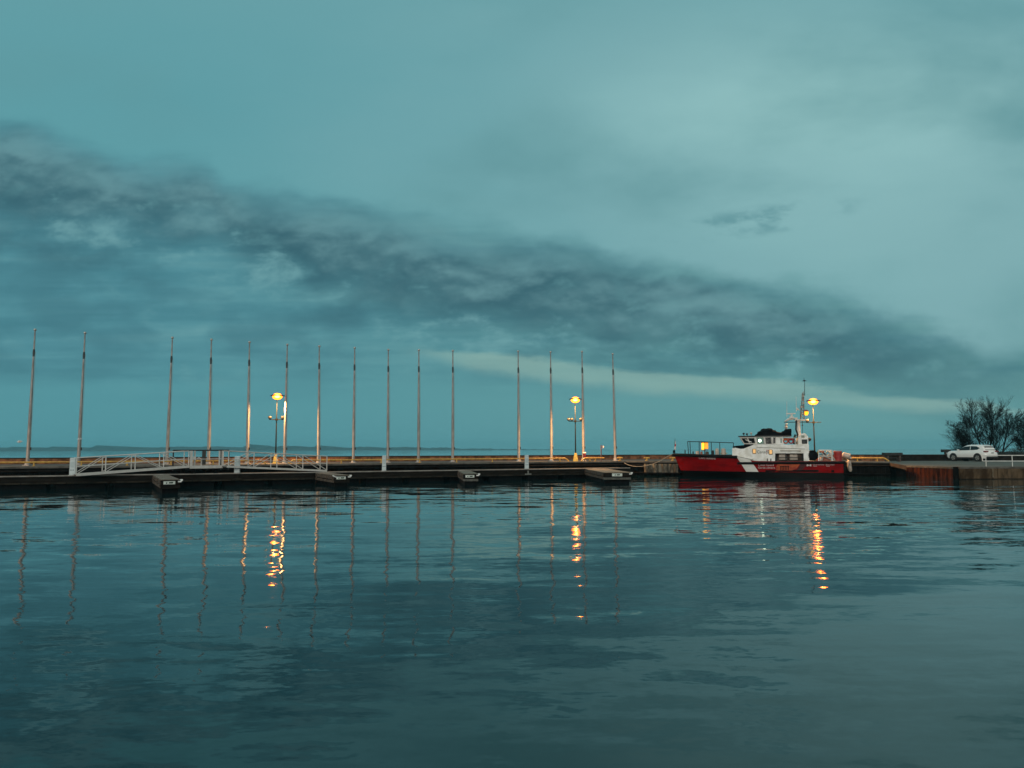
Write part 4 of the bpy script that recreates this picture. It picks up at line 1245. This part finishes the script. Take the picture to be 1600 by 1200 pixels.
# amber lantern on a stand
c = B(1101, 697.3, -0.5)
m = MB(); m.box(c + Vector((-0.13, 0, 0)), (0.25, 0.42, 0.60), bevel=0.04)
ln = m.build('lantern', M_amber, boat)
m = MB(); m.box(c + Vector((0.15, 0, 0.04)), (0.27, 0.42, 0.54), bevel=0.04); m.build('lantern_side', M_amber2, ln)
m = MB(); m.box(c + Vector((0, 0, 0.33)), (0.62, 0.46, 0.05)); m.box(c + Vector((0.01, -0.215, 0)), (0.03, 0.02, 0.6)); m.tube([c + Vector((0.01, -0.2, -0.18)), c + Vector((0.01, -0.2, -0.85))], 0.05, 6); m.box(c + Vector((0, 0, -0.33)), (0.6, 0.44, 0.05)); m.build('lantern_stand', mat('dark_red_stand', (0.06, 0.015, 0.012), 0.6), ln)
for px, py, w, h_, pm, nm in ((1120.5, 704.5, 0.32, 0.42, M_cream, 'vent_cowl'), (1130.5, 704.5, 0.42, 0.42, M_cream, 'deck_box'), (1089.5, 707.2, 0.30, 0.26, M_cream, 'anchor_windlass'), (1096, 707.5, 0.22, 0.22, M_pink, 'chain_stopper'), (1105, 707.5, 0.30, 0.22, M_brown, 'rope_coil'), (1114, 706.8, 0.22, 0.34, M_dark, 'deck_bollard'), (1070.4, 706.3, 0.10, 0.42, M_dark, 'deck_bollard'), (1083, 707.5, 0.12, 0.26, M_dark, 'deck_bollard')):
    c = B(px, py, -0.4)
    m = MB(); m.tube([c + Vector((0, 0, -h_ / 2 - 0.1)), c + Vector((0, 0, h_ * 0.3)), c + Vector((0, 0, h_ / 2))], [w / 2, w / 2 * 0.92, w / 2 * 0.6], 10); m.build(nm, pm, boat, smooth=True)
c = B(1131, 708.2, -0.4); m = MB(); m.box(c, (0.6, 0.3, 0.06)); m.build('yellow_tray', mat('dull_yellow', (0.35, 0.25, 0.06), 0.6), boat)
# bow staff with drooping flag
m = MB(); m.tube([B(1053.6, 708.5, 0), B(1054.8, 685, 0)], [0.035, 0.018], 6); st = m.build('flag_staff', M_dark, boat)
m = MB(); m.box(B(1053.2, 705.6, 0), (0.22, 0.22, 0.24), taper=0.8); m.build('staff_base', M_brub, st)
fm = bpy.data.materials.new('ensign_cloth'); fm.use_nodes = True
n = N(fm.node_tree); OCf = n.sep(n.new('ShaderNodeTexCoord').outputs['Object'])
zc = B(1054.5, 695.6, 0).z
n.put(n.nodes['Principled BSDF'].inputs['Base Color'], n.mix(n.m('LESS_THAN', n.m('ABSOLUTE', n.m('SUBTRACT', OCf[2], zc)), 0.10), n.mix(n.m('LESS_THAN', OCf[2], zc - 0.26), (0.66, 0.64, 0.62), (0.62, 0.58, 0.56)), (0.45, 0.02, 0.03)))
n.nodes['Principled BSDF'].inputs['Roughness'].default_value = 0.8
m = MB(); m.loft([[B(1054.9, 689, 0), B(1055.3, 689, 0.03), B(1055.5, 689, 0)], [B(1054.6, 695, -0.03), B(1056.3, 695, 0.05), B(1056, 695, -0.04)], [B(1053.2, 702, -0.04), B(1056.0, 703, 0.05), B(1055.4, 702.5, -0.05)]]); m.build('flag', fm, st)

# stern working deck --------------------------------------------------------------
c = B(1269, 711.5, -1.0)
m = MB(); m.tube([c + Vector((0, 0.5, 0)), c + Vector((0, 0.42, 0)), c + Vector((0, -0.42, 0)), c + Vector((0, -0.5, 0))], [0.36, 0.43, 0.43, 0.36], 14); m.build('towline_drum', M_bnavy, boat, smooth=True)
m = MB(); m.tube([B(1273, 720.5, -1.3), B(1279.3, 703.6, -1.3)], 0.07, 6); m.build('davit_arm', mat('mustard_paint', (0.40, 0.28, 0.05), 0.5), boat)
m = MB()
for px in (1279.3, 1300): m.tube([B(px, 721, -1.5), B(px, 703.4, -1.5)], 0.045, 6)
m.tube([B(1279.3, 703.4, -1.5), B(1300, 703.6, -1.5)], 0.05, 6); m.tube([B(1279.3, 712.6, -1.5), B(1300, 712.8, -1.5)], 0.04, 6)
m.build('stern_frame', M_bwhite, boat)
m = MB(); m.tube([B(1283, 707, -1.42), B(1290, 714, -1.42), B(1297, 717, -1.42), B(1303, 719.5, -1.42)], 0.05, 6); m.tube([B(1300, 712.6, -1.42), B(1305, 719.5, -1.42)], 0.04, 6); m.tube([B(1284, 719, -1.42), B(1285.5, 714, -1.42)], 0.05, 6); m.build('frame_brace', M_alu, boat)
m = MB(); m.torus(B(1293, 708.2, -1.4), 0.13, 0.05, 'Y'); m.build('block_sheave', M_alu, boat)
for px, py, w, h_, pm in ((1284, 706, 0.34, 0.16, M_pink), (1290, 717.5, 0.75, 0.3, M_pink), (1283, 717.8, 0.3, 0.28, M_cream), (1277, 718, 0.42, 0.26, M_orange), (1288, 709.3, 0.3, 0.2, M_dark), (1297, 708, 0.2, 0.34, M_alu)):
    m = MB(); m.box(B(px, py, -1.1), (w, 0.4, h_), bevel=0.03); m.build('deck_gear', pm, boat)
# hull details: orange and maroon colour patches, ladder, side recess, exhaust
def side(px, py, o=0.02):
    yl = -1.95
    for _ in range(6):
        p = B(px, py, yl); yl = -hull_hb(p.x, p.z) - o
    return B(px, py, yl)


def side_patch(name, pts, pm, o0=0.012, o1=0.03):
    m = MB(); m.loft([[side(px, py, o0 - 0.03) for px, py in pts], [side(px, py, o1) for px, py in pts]]); return m.build(name, pm, boat)


side_patch('orange_patch', [(1216, 724.6), (1250.5, 724.4), (1245, 732), (1238, 735), (1212.5, 735), (1213, 728)], M_orange)  # raised orange area on the red side
side_patch('maroon_patch', [(1252, 724.4), (1262, 724.4), (1253.5, 734.6), (1244.5, 734.6)], M_mar)  # dark maroon slant next to the orange area
side_patch('side_recess', [(1196, 734.6), (1279, 734.2), (1279, 737.2), (1196, 737.2)], M_brub, 0.012, 0.05)
side_patch('exhaust_port', [(1299, 734.5), (1303.5, 734.5), (1303.5, 738), (1299, 738)], M_brub, 0.012, 0.04)
m = MB()
for k in range(6):
    px = 1219.5 + k * 2.5
    m.tube([side(px, 728.4, 0.06), side(px, 734.4, 0.06)], 0.028, 5)
m.tube([side(1218.5, 728.4, 0.06), side(1233, 728.4, 0.06)], 0.025, 5)
m.build('scramble_net', M_brub, boat)
for px in (1199, 1204.5): m = MB(); m.tube([B(px, 722, -1.8), B(px, 716.5, -1.8)], 0.04, 6); m.build('deck_cleat', M_dark, boat)


def hull_text(name, body, px0, py0, px1, py1, size, mt_, sq=1.0):
    a, b = side(px0, py0, 0.03), side(px1, py1, 0.03)
    up = side(px0, py0 - 4, 0.03)
    ex = (b - a).normalized(); ey = (up - a); ey = (ey - ex * ey.dot(ex)).normalized(); ez = ex.cross(ey)
    o = lettering(name, body, size, mt_, boat, a, (0, 0, 0))
    wid = max(v_.co.x for v_ in o.data.vertices)
    s_ = (b - a).length / wid
    rot = Matrix((ex, ey, ez)).transposed().to_euler()
    o.rotation_euler = rot; o.scale = (s_, 1, 1)
    return o


hull_text('ship_name', 'CAPE HEARNE', 1092, 717.0, 1118.3, 718.0, 0.24, M_wlet)
hull_text('service_name', 'Coast Guard', 1184.6, 728.0, 1209.0, 728.2, 0.22, M_wlet)
hull_text('service_name', 'Garde c\u00f4ti\u00e8re', 1184.4, 732.2, 1211.0, 732.3, 0.24, M_wlet)
hull_text('department_name', 'Fisheries and Oceans', 1270.2, 726.9, 1288, 726.9, 0.13, M_wlet)
hull_text('department_name', 'Canada', 1270.8, 728.9, 1276.5, 728.9, 0.13, M_wlet)
hull_text('department_name', 'P\u00eaches et Oc\u00e9ans', 1290.2, 726.9, 1304, 726.9, 0.13, M_wlet)
hull_text('department_name', 'Canada', 1290.6, 728.9, 1296.3, 728.9, 0.13, M_wlet)
ca = side(1264, 726.9, 0.02)
m = MB()
for dx_ in (-0.13, 0.13): m.box(ca + Vector((dx_, 0, 0)), (0.09, 0.02, 0.17))
m.poly_prism([ca + Vector((math.cos(a) * r_, -0.01, math.sin(a) * r_)) for k in range(10) for a, r_ in [(math.pi / 2 + k * math.pi / 5, 0.085 if k % 2 == 0 else 0.035)]], (0, 0.02, 0))
m.build('flag_symbol', M_wlet, boat)

# things lying on or beside the vessel ---------------------------------------------
def BW(px, py, yl):
    p = B(px, py, yl)
    return b0 + bx_d * p.x + by_d * yl + Vector((0, 0, p.z))


zdk = lerp_tab(SHX, XS - 0.3) + 0.02
c = BW(1309.5, 720, -0.9); c.z = zdk
t = thing('red_drum', 'bright red drum with a pale lid on the stern deck of the vessel', 'drum', c)
hd = BW(1309.5, 704.3, -0.9).z - zdk
m = MB(); m.tube([(0, 0, 0), (0, 0, hd * .33), (0, 0, hd * .36), (0, 0, hd * .66), (0, 0, hd * .69), (0, 0, hd - 0.07)], [0.30, 0.30, 0.32, 0.32, 0.33, 0.33], 16); m.build('barrel', M_red, t)
m = MB(); m.tube([(0, 0, hd - 0.07), (0, 0, hd)], [0.345, 0.31], 16); m.build('lid', mat('pale_red_lid', (0.50, 0.17, 0.15), 0.5), t)
c0, c1 = BW(1316, 710, 0.2), BW(1328.2, 714, 0.2)
t = thing('rolled_fender', 'fat pale rolled fender lying behind the stern, between vessel and pier', 'fender', c0)
d_ = c1 - c0
m = MB(); m.tube([(0, 0, 0), d_ * 0.08, d_ * 0.5, d_ * 0.92, d_], [0.12, 0.2, 0.23, 0.25, 0.15], 12); m.build('body', M_cream, t, smooth=True)
m = MB(); m.tube([d_ * 1.0, d_ * 1.06 + Vector((0, 0, -0.12))], 0.10, 8); m.build('end_cap', M_alu, t)
c = BW(1326.8, 719.5, 1.2)
t = thing('hanging_fender', 'long pale cylindrical fender hanging from the pier just right of the stern', 'fender', (c.x, c.y, 0))
zt_ = c.z; zb_ = BW(1328, 737, 1.2).z
m = MB(); m.tube([(0, 0, zt_), (-0.02, 0, zt_ - 0.10), (0.0, 0, (zt_ + zb_) / 2), (0.06, 0, zb_ + 0.12), (0.08, 0, zb_)], [0.10, 0.165, 0.165, 0.15, 0.07], 12); m.build('body', M_cream, t, smooth=True)
m = MB(); m.box((-0.03, -0.165, zt_ - 0.33), (0.05, 0.02, 0.2)); m.build('slot', M_dark, t)
m = MB(); m.tube([(0, 0, zt_), (0.05, 0.6, zt_ + 0.1)], 0.02, 5); m.build('line', M_rope, t)

# mooring line from the pier to the bow --------------------------------------------
pts = [(975.5, 723.3), (981, 726.2), (988, 728.2), (995, 728.9), (1003, 728.6), (1011, 727.4), (1020, 725), (1030, 721.0), (1041, 714.5), (1050, 709.6)]
pe = edge_pt(975.5, -0.3); pe.z = 1.28
bowp = BW(1052, 710.5, -0.15)
rp_ = []
for i, (px, py) in enumerate(pts):
    rp_.append(on_line(px, py, pe, bowp))
m = MB(); m.tube(rp_, 0.028, 6)
tag(m.build('mooring_line', M_rope), 'slack pale mooring line hanging from the pier edge to the red bow', 'rope')
# ------------------------------------------------------------------ car
M_cpaint = mat('white_car_paint', (0.82, 0.81, 0.78), 0.28, var=0.06, scale=2, coat=0.6)
M_cglass = mat('tinted_car_glass', (0.012, 0.014, 0.015), 0.05, var=0.2)
M_clad = mat('black_plastic_cladding', (0.012, 0.012, 0.012), 0.7, var=0.3)
M_tyre = mat('tyre_rubber', (0.014, 0.013, 0.012), 0.85, var=0.3)
M_rim = mat('alloy_rim', (0.50, 0.46, 0.42), 0.35, metal=0.7, var=0.2)
M_tail = mat('red_tail_lens', (0.18, 0.008, 0.008), 0.15, var=0.2)
fw = at_z(1484.2, 719.7, 0.954); rw = at_z(1526.5, 721.0, 0.954)
hd_ = (Vector((fw.x, fw.y, 0)) - Vector((rw.x, rw.y, 0)))
wb = 2.70
phi = R(180 - 70)
hv = Vector((math.cos(phi), math.sin(phi), 0)); lv = Vector((-hv.y, hv.x, 0))
cc = Vector((rw.x, rw.y, 0.954)) + hv * 1.35 - lv * 0.80
cc = cc - hv * 0.1
car = thing('parked_car', 'white SUV parked on the quay with its rear window and left side facing the harbour', 'car', cc, phi)
car.scale = (1.11, 1.11, 1.11)


def rrect(x0, x1, hw, z, r=0.28, k=4):
    pts = []
    for cx, cy, a0 in ((x1 - r, hw - r, 0), (x0 + r, hw - r, 90), (x0 + r, -hw + r, 180), (x1 - r, -hw + r, 270)):
        for i in range(k + 1):
            a = R(a0 + 90 * i / k)
            pts.append((cx + r * math.cos(a), cy + r * math.sin(a), z))
    return pts


m = MB()
m.loft([rrect(-2.18, 2.14, 0.86, 0.30, 0.3), rrect(-2.27, 2.27, 0.915, 0.48, 0.35), rrect(-2.29, 2.27, 0.925, 0.74, 0.38), rrect(-2.22, 2.18, 0.91, 0.92, 0.40), rrect(-2.12, 1.95, 0.87, 1.02, 0.42), rrect(-2.05, 1.25, 0.82, 1.07, 0.4)])
m.build('body', M_cpaint, car, smooth=True)
GH = [(-2.12, 1.12, 0.83, 1.00), (-2.05, 0.72, 0.79, 1.24), (-1.86, 0.28, 0.71, 1.50), (-1.62, -0.02, 0.64, 1.61), (-1.35, -0.35, 0.52, 1.66)]
m = MB(); m.loft([rrect(a, b, w_, z, 0.22) for a, b, w_, z in GH]); m.build('roof', M_cpaint, car, smooth=True)


def gh(z):
    for (a0, b0_, w0, z0), (a1, b1_, w1, z1) in zip(GH, GH[1:]):
        if z <= z1:
            t = (z - z0) / (z1 - z0); return (a0 + (a1 - a0) * t, b0_ + (b1_ - b0_) * t, w0 + (w1 - w0) * t)


for s in (-1, 1):
    for nm, pts in (('front_window', ((0.95, 1.09), (0.52, 1.28), (0.14, 1.47), (-0.48, 1.52), (-0.48, 1.12))), ('rear_window', ((-0.54, 1.12), (-0.54, 1.52), (-1.15, 1.50), (-1.55, 1.32), (-1.30, 1.16)))):
        m = MB(); m.loft([[(x, s * (gh(z)[2] + o), z) for x, z in pts] for o in (-0.02, 0.014)]); m.build('side_window', M_cglass, car)
    m = MB(); m.box((0.72, s * 0.96, 1.12), (0.16, 0.20, 0.13), bevel=0.03); m.build('mirror', M_cpaint, car)
    m = MB(); m.box((0, s * 0.915, 0.33), (2.1, 0.05, 0.17), bevel=0.02); m.build('sill_cladding', M_clad, car)
    m = MB(); m.box((-2.13, s * 0.70, 0.99), (0.26, 0.40, 0.12), bevel=0.03); m.build('tail_light', M_tail, car)
    m = MB(); m.box((2.12, s * 0.66, 0.80), (0.22, 0.40, 0.12), bevel=0.03); m.build('headlight', mat('clear_lens', (0.5, 0.5, 0.5), 0.1), car)
    for x in (-1.35, 1.35):
        m = MB(); m.tube([(x, s * 0.70, 0.40), (x, s * 0.928, 0.40)], 0.435, 20); m.build('wheel_arch', M_clad, car)
        m = MB(); m.tube([(x, s * 0.72, 0.355), (x, s * 0.76, 0.355), (x, s * 0.93, 0.355), (x, s * 0.955, 0.355)], [0.32, 0.355, 0.355, 0.31], 20); wl = m.build('wheel', M_tyre, car, smooth=True)
        m = MB(); m.tube([(x, s * 0.93, 0.355), (x, s * 0.962, 0.355)], [0.245, 0.225], 18)
        m.build('rim', M_rim, wl)
        m = MB()
        for k in range(5):
            a = 2 * math.pi * k / 5 + 0.6
            m.tube([(x + 0.08 * math.cos(a), s * 0.966, 0.355 + 0.08 * math.sin(a)), (x + 0.2 * math.cos(a), s * 0.966, 0.355 + 0.2 * math.sin(a))], [0.02, 0.035], 5)
        m.build('rim_slot', M_tyre, wl)
m = MB(); m.loft([[(gh(z)[0] - o, y, z) for y, z in ((-0.66, 1.13), (0.66, 1.13), (0.58, 1.47), (-0.58, 1.47))] for o in (-0.02, 0.014)]); m.build('tailgate_window', M_cglass, car)
m = MB(); m.loft([[(gh(z)[1] + o, y, z) for y, z in ((-0.70, 1.07), (0.70, 1.07), (0.58, 1.46), (-0.58, 1.46))] for o in (-0.02, 0.014)]); m.build('windscreen', M_cglass, car)
m = MB(); m.box((-1.80, 0, 1.545), (0.26, 1.22, 0.03), bevel=0.01); m.build('roof_spoiler', M_cpaint, car)
m = MB(); m.box((-2.24, 0, 0.40), (0.14, 1.5, 0.20), bevel=0.03); m.build('rear_bumper', M_clad, car)
m = MB(); m.box((-2.30, 0, 0.86), (0.02, 0.34, 0.12)); m.build('number_plate', mat('plate_grey', (0.45, 0.47, 0.46), 0.5), car)

# ------------------------------------------------------------------ white railing at the right
r0 = at_z(1541, 728.6, 0.958); r1 = at_z(1585, 728.8, 0.958)
step = (r1.x - r0.x)
t = thing('quay_railing', 'white two-bar railing along the edge of the concrete quay right of the car', 'railing', (r0.x, r0.y, 0.957), math.atan2(r1.y - r0.y, r1.x - r0.x))
for k in range(8):
    m = MB(); m.tube([(k * step, 0, 0), (k * step, 0, 0.87)], 0.028, 8); m.build('post', M_white, t)
for z in (0.42, 0.87):
    m = MB(); m.tube([(-0.24, 0, z), (8 * step, 0, z)], 0.030, 8); m.build('rail', M_white, t)
m = MB(); m.tube([(-0.24, 0, 0.42), (-0.24, 0, 0.87)], 0.036, 8); m.build('end_post', M_white, t)

# ------------------------------------------------------------------ picnic table and dark bench by the wall
p = at_z(1394.5, 719.0, 1.0)
M_tab = mat('dark_stained_timber', (0.020, 0.022, 0.022), 0.7, var=0.4, scale=3)
p = Vector((p.x, min(p.y, 86.0), 1.0)); d = ray(1394.5, 719); p.x = d.x / d.y * 86.0; p.y = 86.0; p.z = 0.95
t = thing('picnic_table', 'dark heavy-topped picnic table in front of the wall between vessel and car', 'table', p)
sc = 86.0 / FPX
wt = 27 * sc; ztop = (CAM_H - (707.3 - 700.8) * sc) - p.z
m = MB(); m.box((0, 0, ztop - 0.16), (wt, 0.9, 0.32), bevel=0.03); m.build('table_top', M_tab, t)
for x in (-wt * 0.33, wt * 0.36):
    m = MB(); m.box((x, 0, (ztop - 0.32) / 2), (0.16, 0.7, ztop - 0.32)); m.build('leg', mat('faded_leg', (0.10, 0.075, 0.065), 0.8), t)
for y in (-0.75, 0.75):
    m = MB(); m.box((0, y, 0.42), (wt * 0.8, 0.26, 0.06)); m.build('bench_seat', M_tab, t)
d = ray(1476, 703.5); yb_ = 93.0
t = thing('dark_shelter_box', 'small dark box on a stand just beyond the hood of the white car', 'box', (d.x / d.y * yb_, yb_, 0.9))
sc = yb_ / FPX
zt2 = CAM_H - (702.3 - 700.6) * sc - 0.9
m = MB(); m.box((0.15, 0, zt2 - 0.17), (0.95, 0.6, 0.34), bevel=0.03); m.build('housing', M_tab, t)
m = MB(); m.box((0.15, 0, (zt2 - 0.34) / 2), (0.3, 0.3, zt2 - 0.34)); m.build('stand', M_tab, t)

# ------------------------------------------------------------------ land on the right, bare trees, shrubs
M_soil = mat('dark_shore_ground', (0.035, 0.036, 0.028), 0.95, var=0.5, scale=0.5)
m = MB(); rows = []
random.seed(12)
for y in [93.2 + i * 3.0 for i in range(14)]:
    rows.append([(0.613 * y + j * 4.0 + 0.6 * math.sin(y), y, 0.6 + min(1.0, (y - 93) * 0.12) + 0.25 * math.sin(j * 1.3 + y)) for j in range(16)])
g = MB()
vv = [[g.bm.verts.new(q) for q in r_] for r_ in rows]
for i in range(len(vv) - 1):
    for j in range(15): g.bm.faces.new((vv[i][j], vv[i][j + 1], vv[i + 1][j + 1], vv[i + 1][j]))
tag(g.build('shore_ground', M_soil, smooth=True), kind='structure')

M_bark = mat('dark_wet_bark', (0.009, 0.010, 0.010), 0.95, var=0.4, scale=6, spec=0.1)


def bare_tree(px, py_top, y, lab, stems=1, spreadk=1.0, seed=1, zg=1.3, px_b=None):
    rnd = random.Random(seed)
    d = ray(px, 705); x0 = d.x / d.y * y
    dt = ray(px, py_top); H = (CAM_H + dt.z / dt.y * y) - zg
    t = thing('bare_tree', lab, 'tree', (x0, y, zg), 0, 'bare trees beyond the car')
    tr = MB(); br = MB()
    segs = [0]

    def grow(p, dirv, L, r, lev, mb):
        k = 4
        pts = [p]; rad = [r]; q = p.copy(); dv = dirv.normalized()
        for i in range(k):
            dv = (dv + Vector((rnd.uniform(-1, 1), rnd.uniform(-1, 1), rnd.uniform(-0.4, 0.7))) * (0.10 + 0.05 * lev)).normalized()
            q = q + dv * (L / k); pts.append(q.copy()); rad.append(max(r * (1 - 0.68 * (i + 1) / k), 0.0100))
        mb.tube(pts, rad, 6 if lev == 0 else (4 if lev < 3 else 3), caps=False)
        segs[0] += 1
        if lev >= 3: return
        nb = (18, 9, 7)[lev]
        for b in range(nb):
            f = rnd.uniform(0.10 if lev == 0 else 0.12, 1.0)
            j = min(int(f * k), k - 1); fr = f * k - j
            pp = pts[j].lerp(pts[j + 1], fr); rr = rad[j] * (1 - fr) + rad[j + 1] * fr
            tang = (pts[j + 1] - pts[j]).normalized()
            side_ = Vector((rnd.uniform(-1, 1), rnd.uniform(-1, 1), rnd.uniform(-0.25, 0.5)))
            side_ = (side_ - tang * side_.dot(tang)).normalized()
            ang = rnd.uniform(0.45, 1.15) * spreadk
            nd = tang * math.cos(ang) + side_ * math.sin(ang) + Vector((0, 0, 0.10))
            grow(pp, nd, L * rnd.uniform(0.36, 0.62) * (1.15 - 0.45 * f if lev == 0 else 1), max(rr * 0.5, 0.010), lev + 1, br)

    for s_ in range(stems):
        a = rnd.uniform(0, 6.28)
        lean = Vector((math.cos(a) * 0.18, math.sin(a) * 0.18, 1)) if stems > 1 else Vector((0.03, 0, 1))
        base = Vector((math.cos(a) * 0.3, math.sin(a) * 0.3, -0.3)) if stems > 1 else Vector((0, 0, -0.3))
        grow(base, lean, H * rnd.uniform(0.80, 0.95) if s_ else H * 0.92, 0.14 * H / 7, 0, tr)
    tr.build('trunk', M_bark, t, smooth=True)
    br.build('crown', M_bark, t)
    return t


bare_tree(1516, 655, 104, 'bare spreading tree rising behind the front of the white car', 2, 1.15, 5)
bare_tree(1503, 676, 105, 'lowest bare tree, left of all the others above the hood of the white car', 1, 1.2, 8)
bare_tree(1541, 639.5, 107, 'tallest bare tree, right behind the roof of the white car', 2, 0.85, 11)
bare_tree(1560, 648, 106, 'bare forked tree rising behind the rear end of the white car', 2, 0.75, 23)
bare_tree(1597, 680, 110, 'low bare tree between the car and the right-hand tree', 1, 1.0, 31)
bare_tree(1617, 652, 110, 'bare tree cut off by the right border of the view', 3, 1.1, 47)

M_leaf = mat('dark_evergreen_leaf', (0.020, 0.030, 0.026), 0.8, var=0.5, scale=2)
random.seed(21)


def shrub(px, top, y, w, lab, seed):
    rnd = random.Random(seed)
    d = ray(px, 705); x0 = d.x / d.y * y; zg = 0.9
    dt = ray(px, top); H = CAM_H + dt.z / dt.y * y - zg
    t = thing('shrub', lab, 'shrub', (x0, y, zg), 0, 'dark shrubs beyond the car')
    m = MB(); st = MB()
    for k in range(7):
        a = rnd.uniform(0, 6.28); e = rnd.uniform(0.2, 1)
        st.tube([(0, 0, -0.2), (math.cos(a) * w * 0.25 * e, math.sin(a) * 0.4 * e, H * 0.5), (math.cos(a) * w * 0.48 * e, math.sin(a) * 0.8 * e, H * rnd.uniform(0.7, 1.0))], [0.04, 0.025, 0.012], 4)
    for k in range(900):
        a = rnd.uniform(0, 6.28); r_ = math.sqrt(rnd.random())
        x = math.cos(a) * r_ * w / 2; yy_ = math.sin(a) * r_ * 1.0
        lump = 0.75 + 0.25 * math.sin(x * 3.1 + seed) * math.cos(x * 7.7 + yy_ * 3)
        z = rnd.random() ** 0.7 * H * lump * math.sqrt(max(0.05, 1 - r_ * r_ * 0.8))
        c = Vector((x, yy_, z)); u_ = Vector((rnd.uniform(-1, 1), rnd.uniform(-1, 1), rnd.uniform(-1, 1))).normalized(); v_ = u_.orthogonal().normalized()
        s_ = rnd.uniform(0.05, 0.12)
        m.quad(c - u_ * s_, c - v_ * s_ * 0.5, c + u_ * s_, c + v_ * s_ * 0.5)
    st.build('stems', M_bark, t); m.build('leaves', M_leaf, t)


for px, top, y, w, lab, sd in ((1560, 697.5, 97, 2.6, 'dark round shrub touching the rear of the white car', 1), (1574, 699, 98, 2.6, 'dark low shrub under the gap between the bare trees', 2), (1588, 695.5, 97, 2.8, 'dark taller shrub under the low bare tree', 3), (1602, 693, 98, 3.0, 'dark shrub cut by the right border above the railing', 4), (1545, 701, 99, 2.0, 'small dark shrub peeping over the back of the white car', 5)):
    shrub(px, top, y, w, lab, sd)

# ------------------------------------------------------------------ far shore
random.seed(5)
YF = 3800.0
m = MB(); top_ = []; x = -4200.0
prof_ = []
while x < 500:
    px = 800 + FPX * x / YF
    hgt = lerp_tab([(-600, 19), (0, 17), (100, 15), (220, 19), (420, 21), (560, 17), (640, 15), (720, 9), (800, 5), (870, 2), (900, 0.5)], px)
    hgt *= 0.62 + 0.50 * random.random() + 0.06 * math.sin(x / 90.0) + 0.1 * math.sin(x / 31.0) + (0.5 if random.random() < 0.05 else 0)
    prof_.append((x, max(hgt, 0.6)))
    x += random.uniform(6, 15)
m.loft([[(x_, YF - 120, -0.5), (x_, YF, h_ * 0.35), (x_, YF + 60, h_), (x_, YF + 400, h_ * 0.8), (x_, YF + 400, -0.5)] for x_, h_ in prof_])
tag(m.build('far_shore', mat('far_wooded_shore', (0.035, 0.045, 0.032), 0.95, var=0.5, scale=0.02)), kind='structure')

# ------------------------------------------------------------------ two gulls
M_gull = mat('white_gull_feathers', (0.75, 0.75, 0.74), 0.7, var=0.15)


def gull(px, py, y, lab, sc=1.0):
    d = ray(px, py); p = EYE + d * (y / d.y)
    m = MB(); m.ball((0, 0, 0), 0.10, (2.0, 0.9, 0.9), 10, 8); m.ball((0.22, 0, 0.05), 0.055, (1.2, 1, 1), 8, 6)
    for s in (-1, 1):
        m.loft([[(0.10, s * 0.05, 0.03), (-0.08, s * 0.05, 0.03), (-0.08, s * 0.05, 0.045), (0.10, s * 0.05, 0.045)], [(0.12, s * 0.28, 0.14), (-0.04, s * 0.28, 0.14), (-0.04, s * 0.28, 0.15), (0.12, s * 0.28, 0.15)], [(-0.02, s * 0.55, 0.06), (-0.08, s * 0.55, 0.06), (-0.08, s * 0.55, 0.065), (-0.02, s * 0.55, 0.065)]])
    m.loft([[(-0.16, -0.03, 0), (-0.16, 0.03, 0), (-0.16, 0, 0.03)], [(-0.30, -0.07, 0.0), (-0.30, 0.07, 0.0), (-0.30, 0, 0.015)]])
    o = m.build('gull', M_gull, smooth=True, loc=p); o.rotation_euler = (0, 0, R(20)); o.scale = (sc, sc, sc)
    tag(o, lab, 'bird', 'small white gulls over the breakwater')


gull(30.5, 690.5, 64, 'tiny white gull in the air left of the leftmost flagpole', 0.8)
gull(124, 686.3, 55, 'tiny white gull in the air touching the second flagpole', 0.6)

# ------------------------------------------------------------------ air
hz = MB(); hz.box((0, 2600, 24), (11000, 5600, 52))
hm_ = bpy.data.materials.new('haze'); hm_.use_nodes = True
n = N(hm_.node_tree)
n.nodes.remove(n.nodes['Principled BSDF'])
pv = n.new('ShaderNodeVolumePrincipled')
n.put(pv.inputs['Color'], (0.30, 0.80, 0.96))
pv.inputs['Density'].default_value = 0.00016
n.links.new(pv.outputs[0], n.nodes['Material Output'].inputs['Volume'])
tag(hz.build('haze', hm_), kind='stuff')
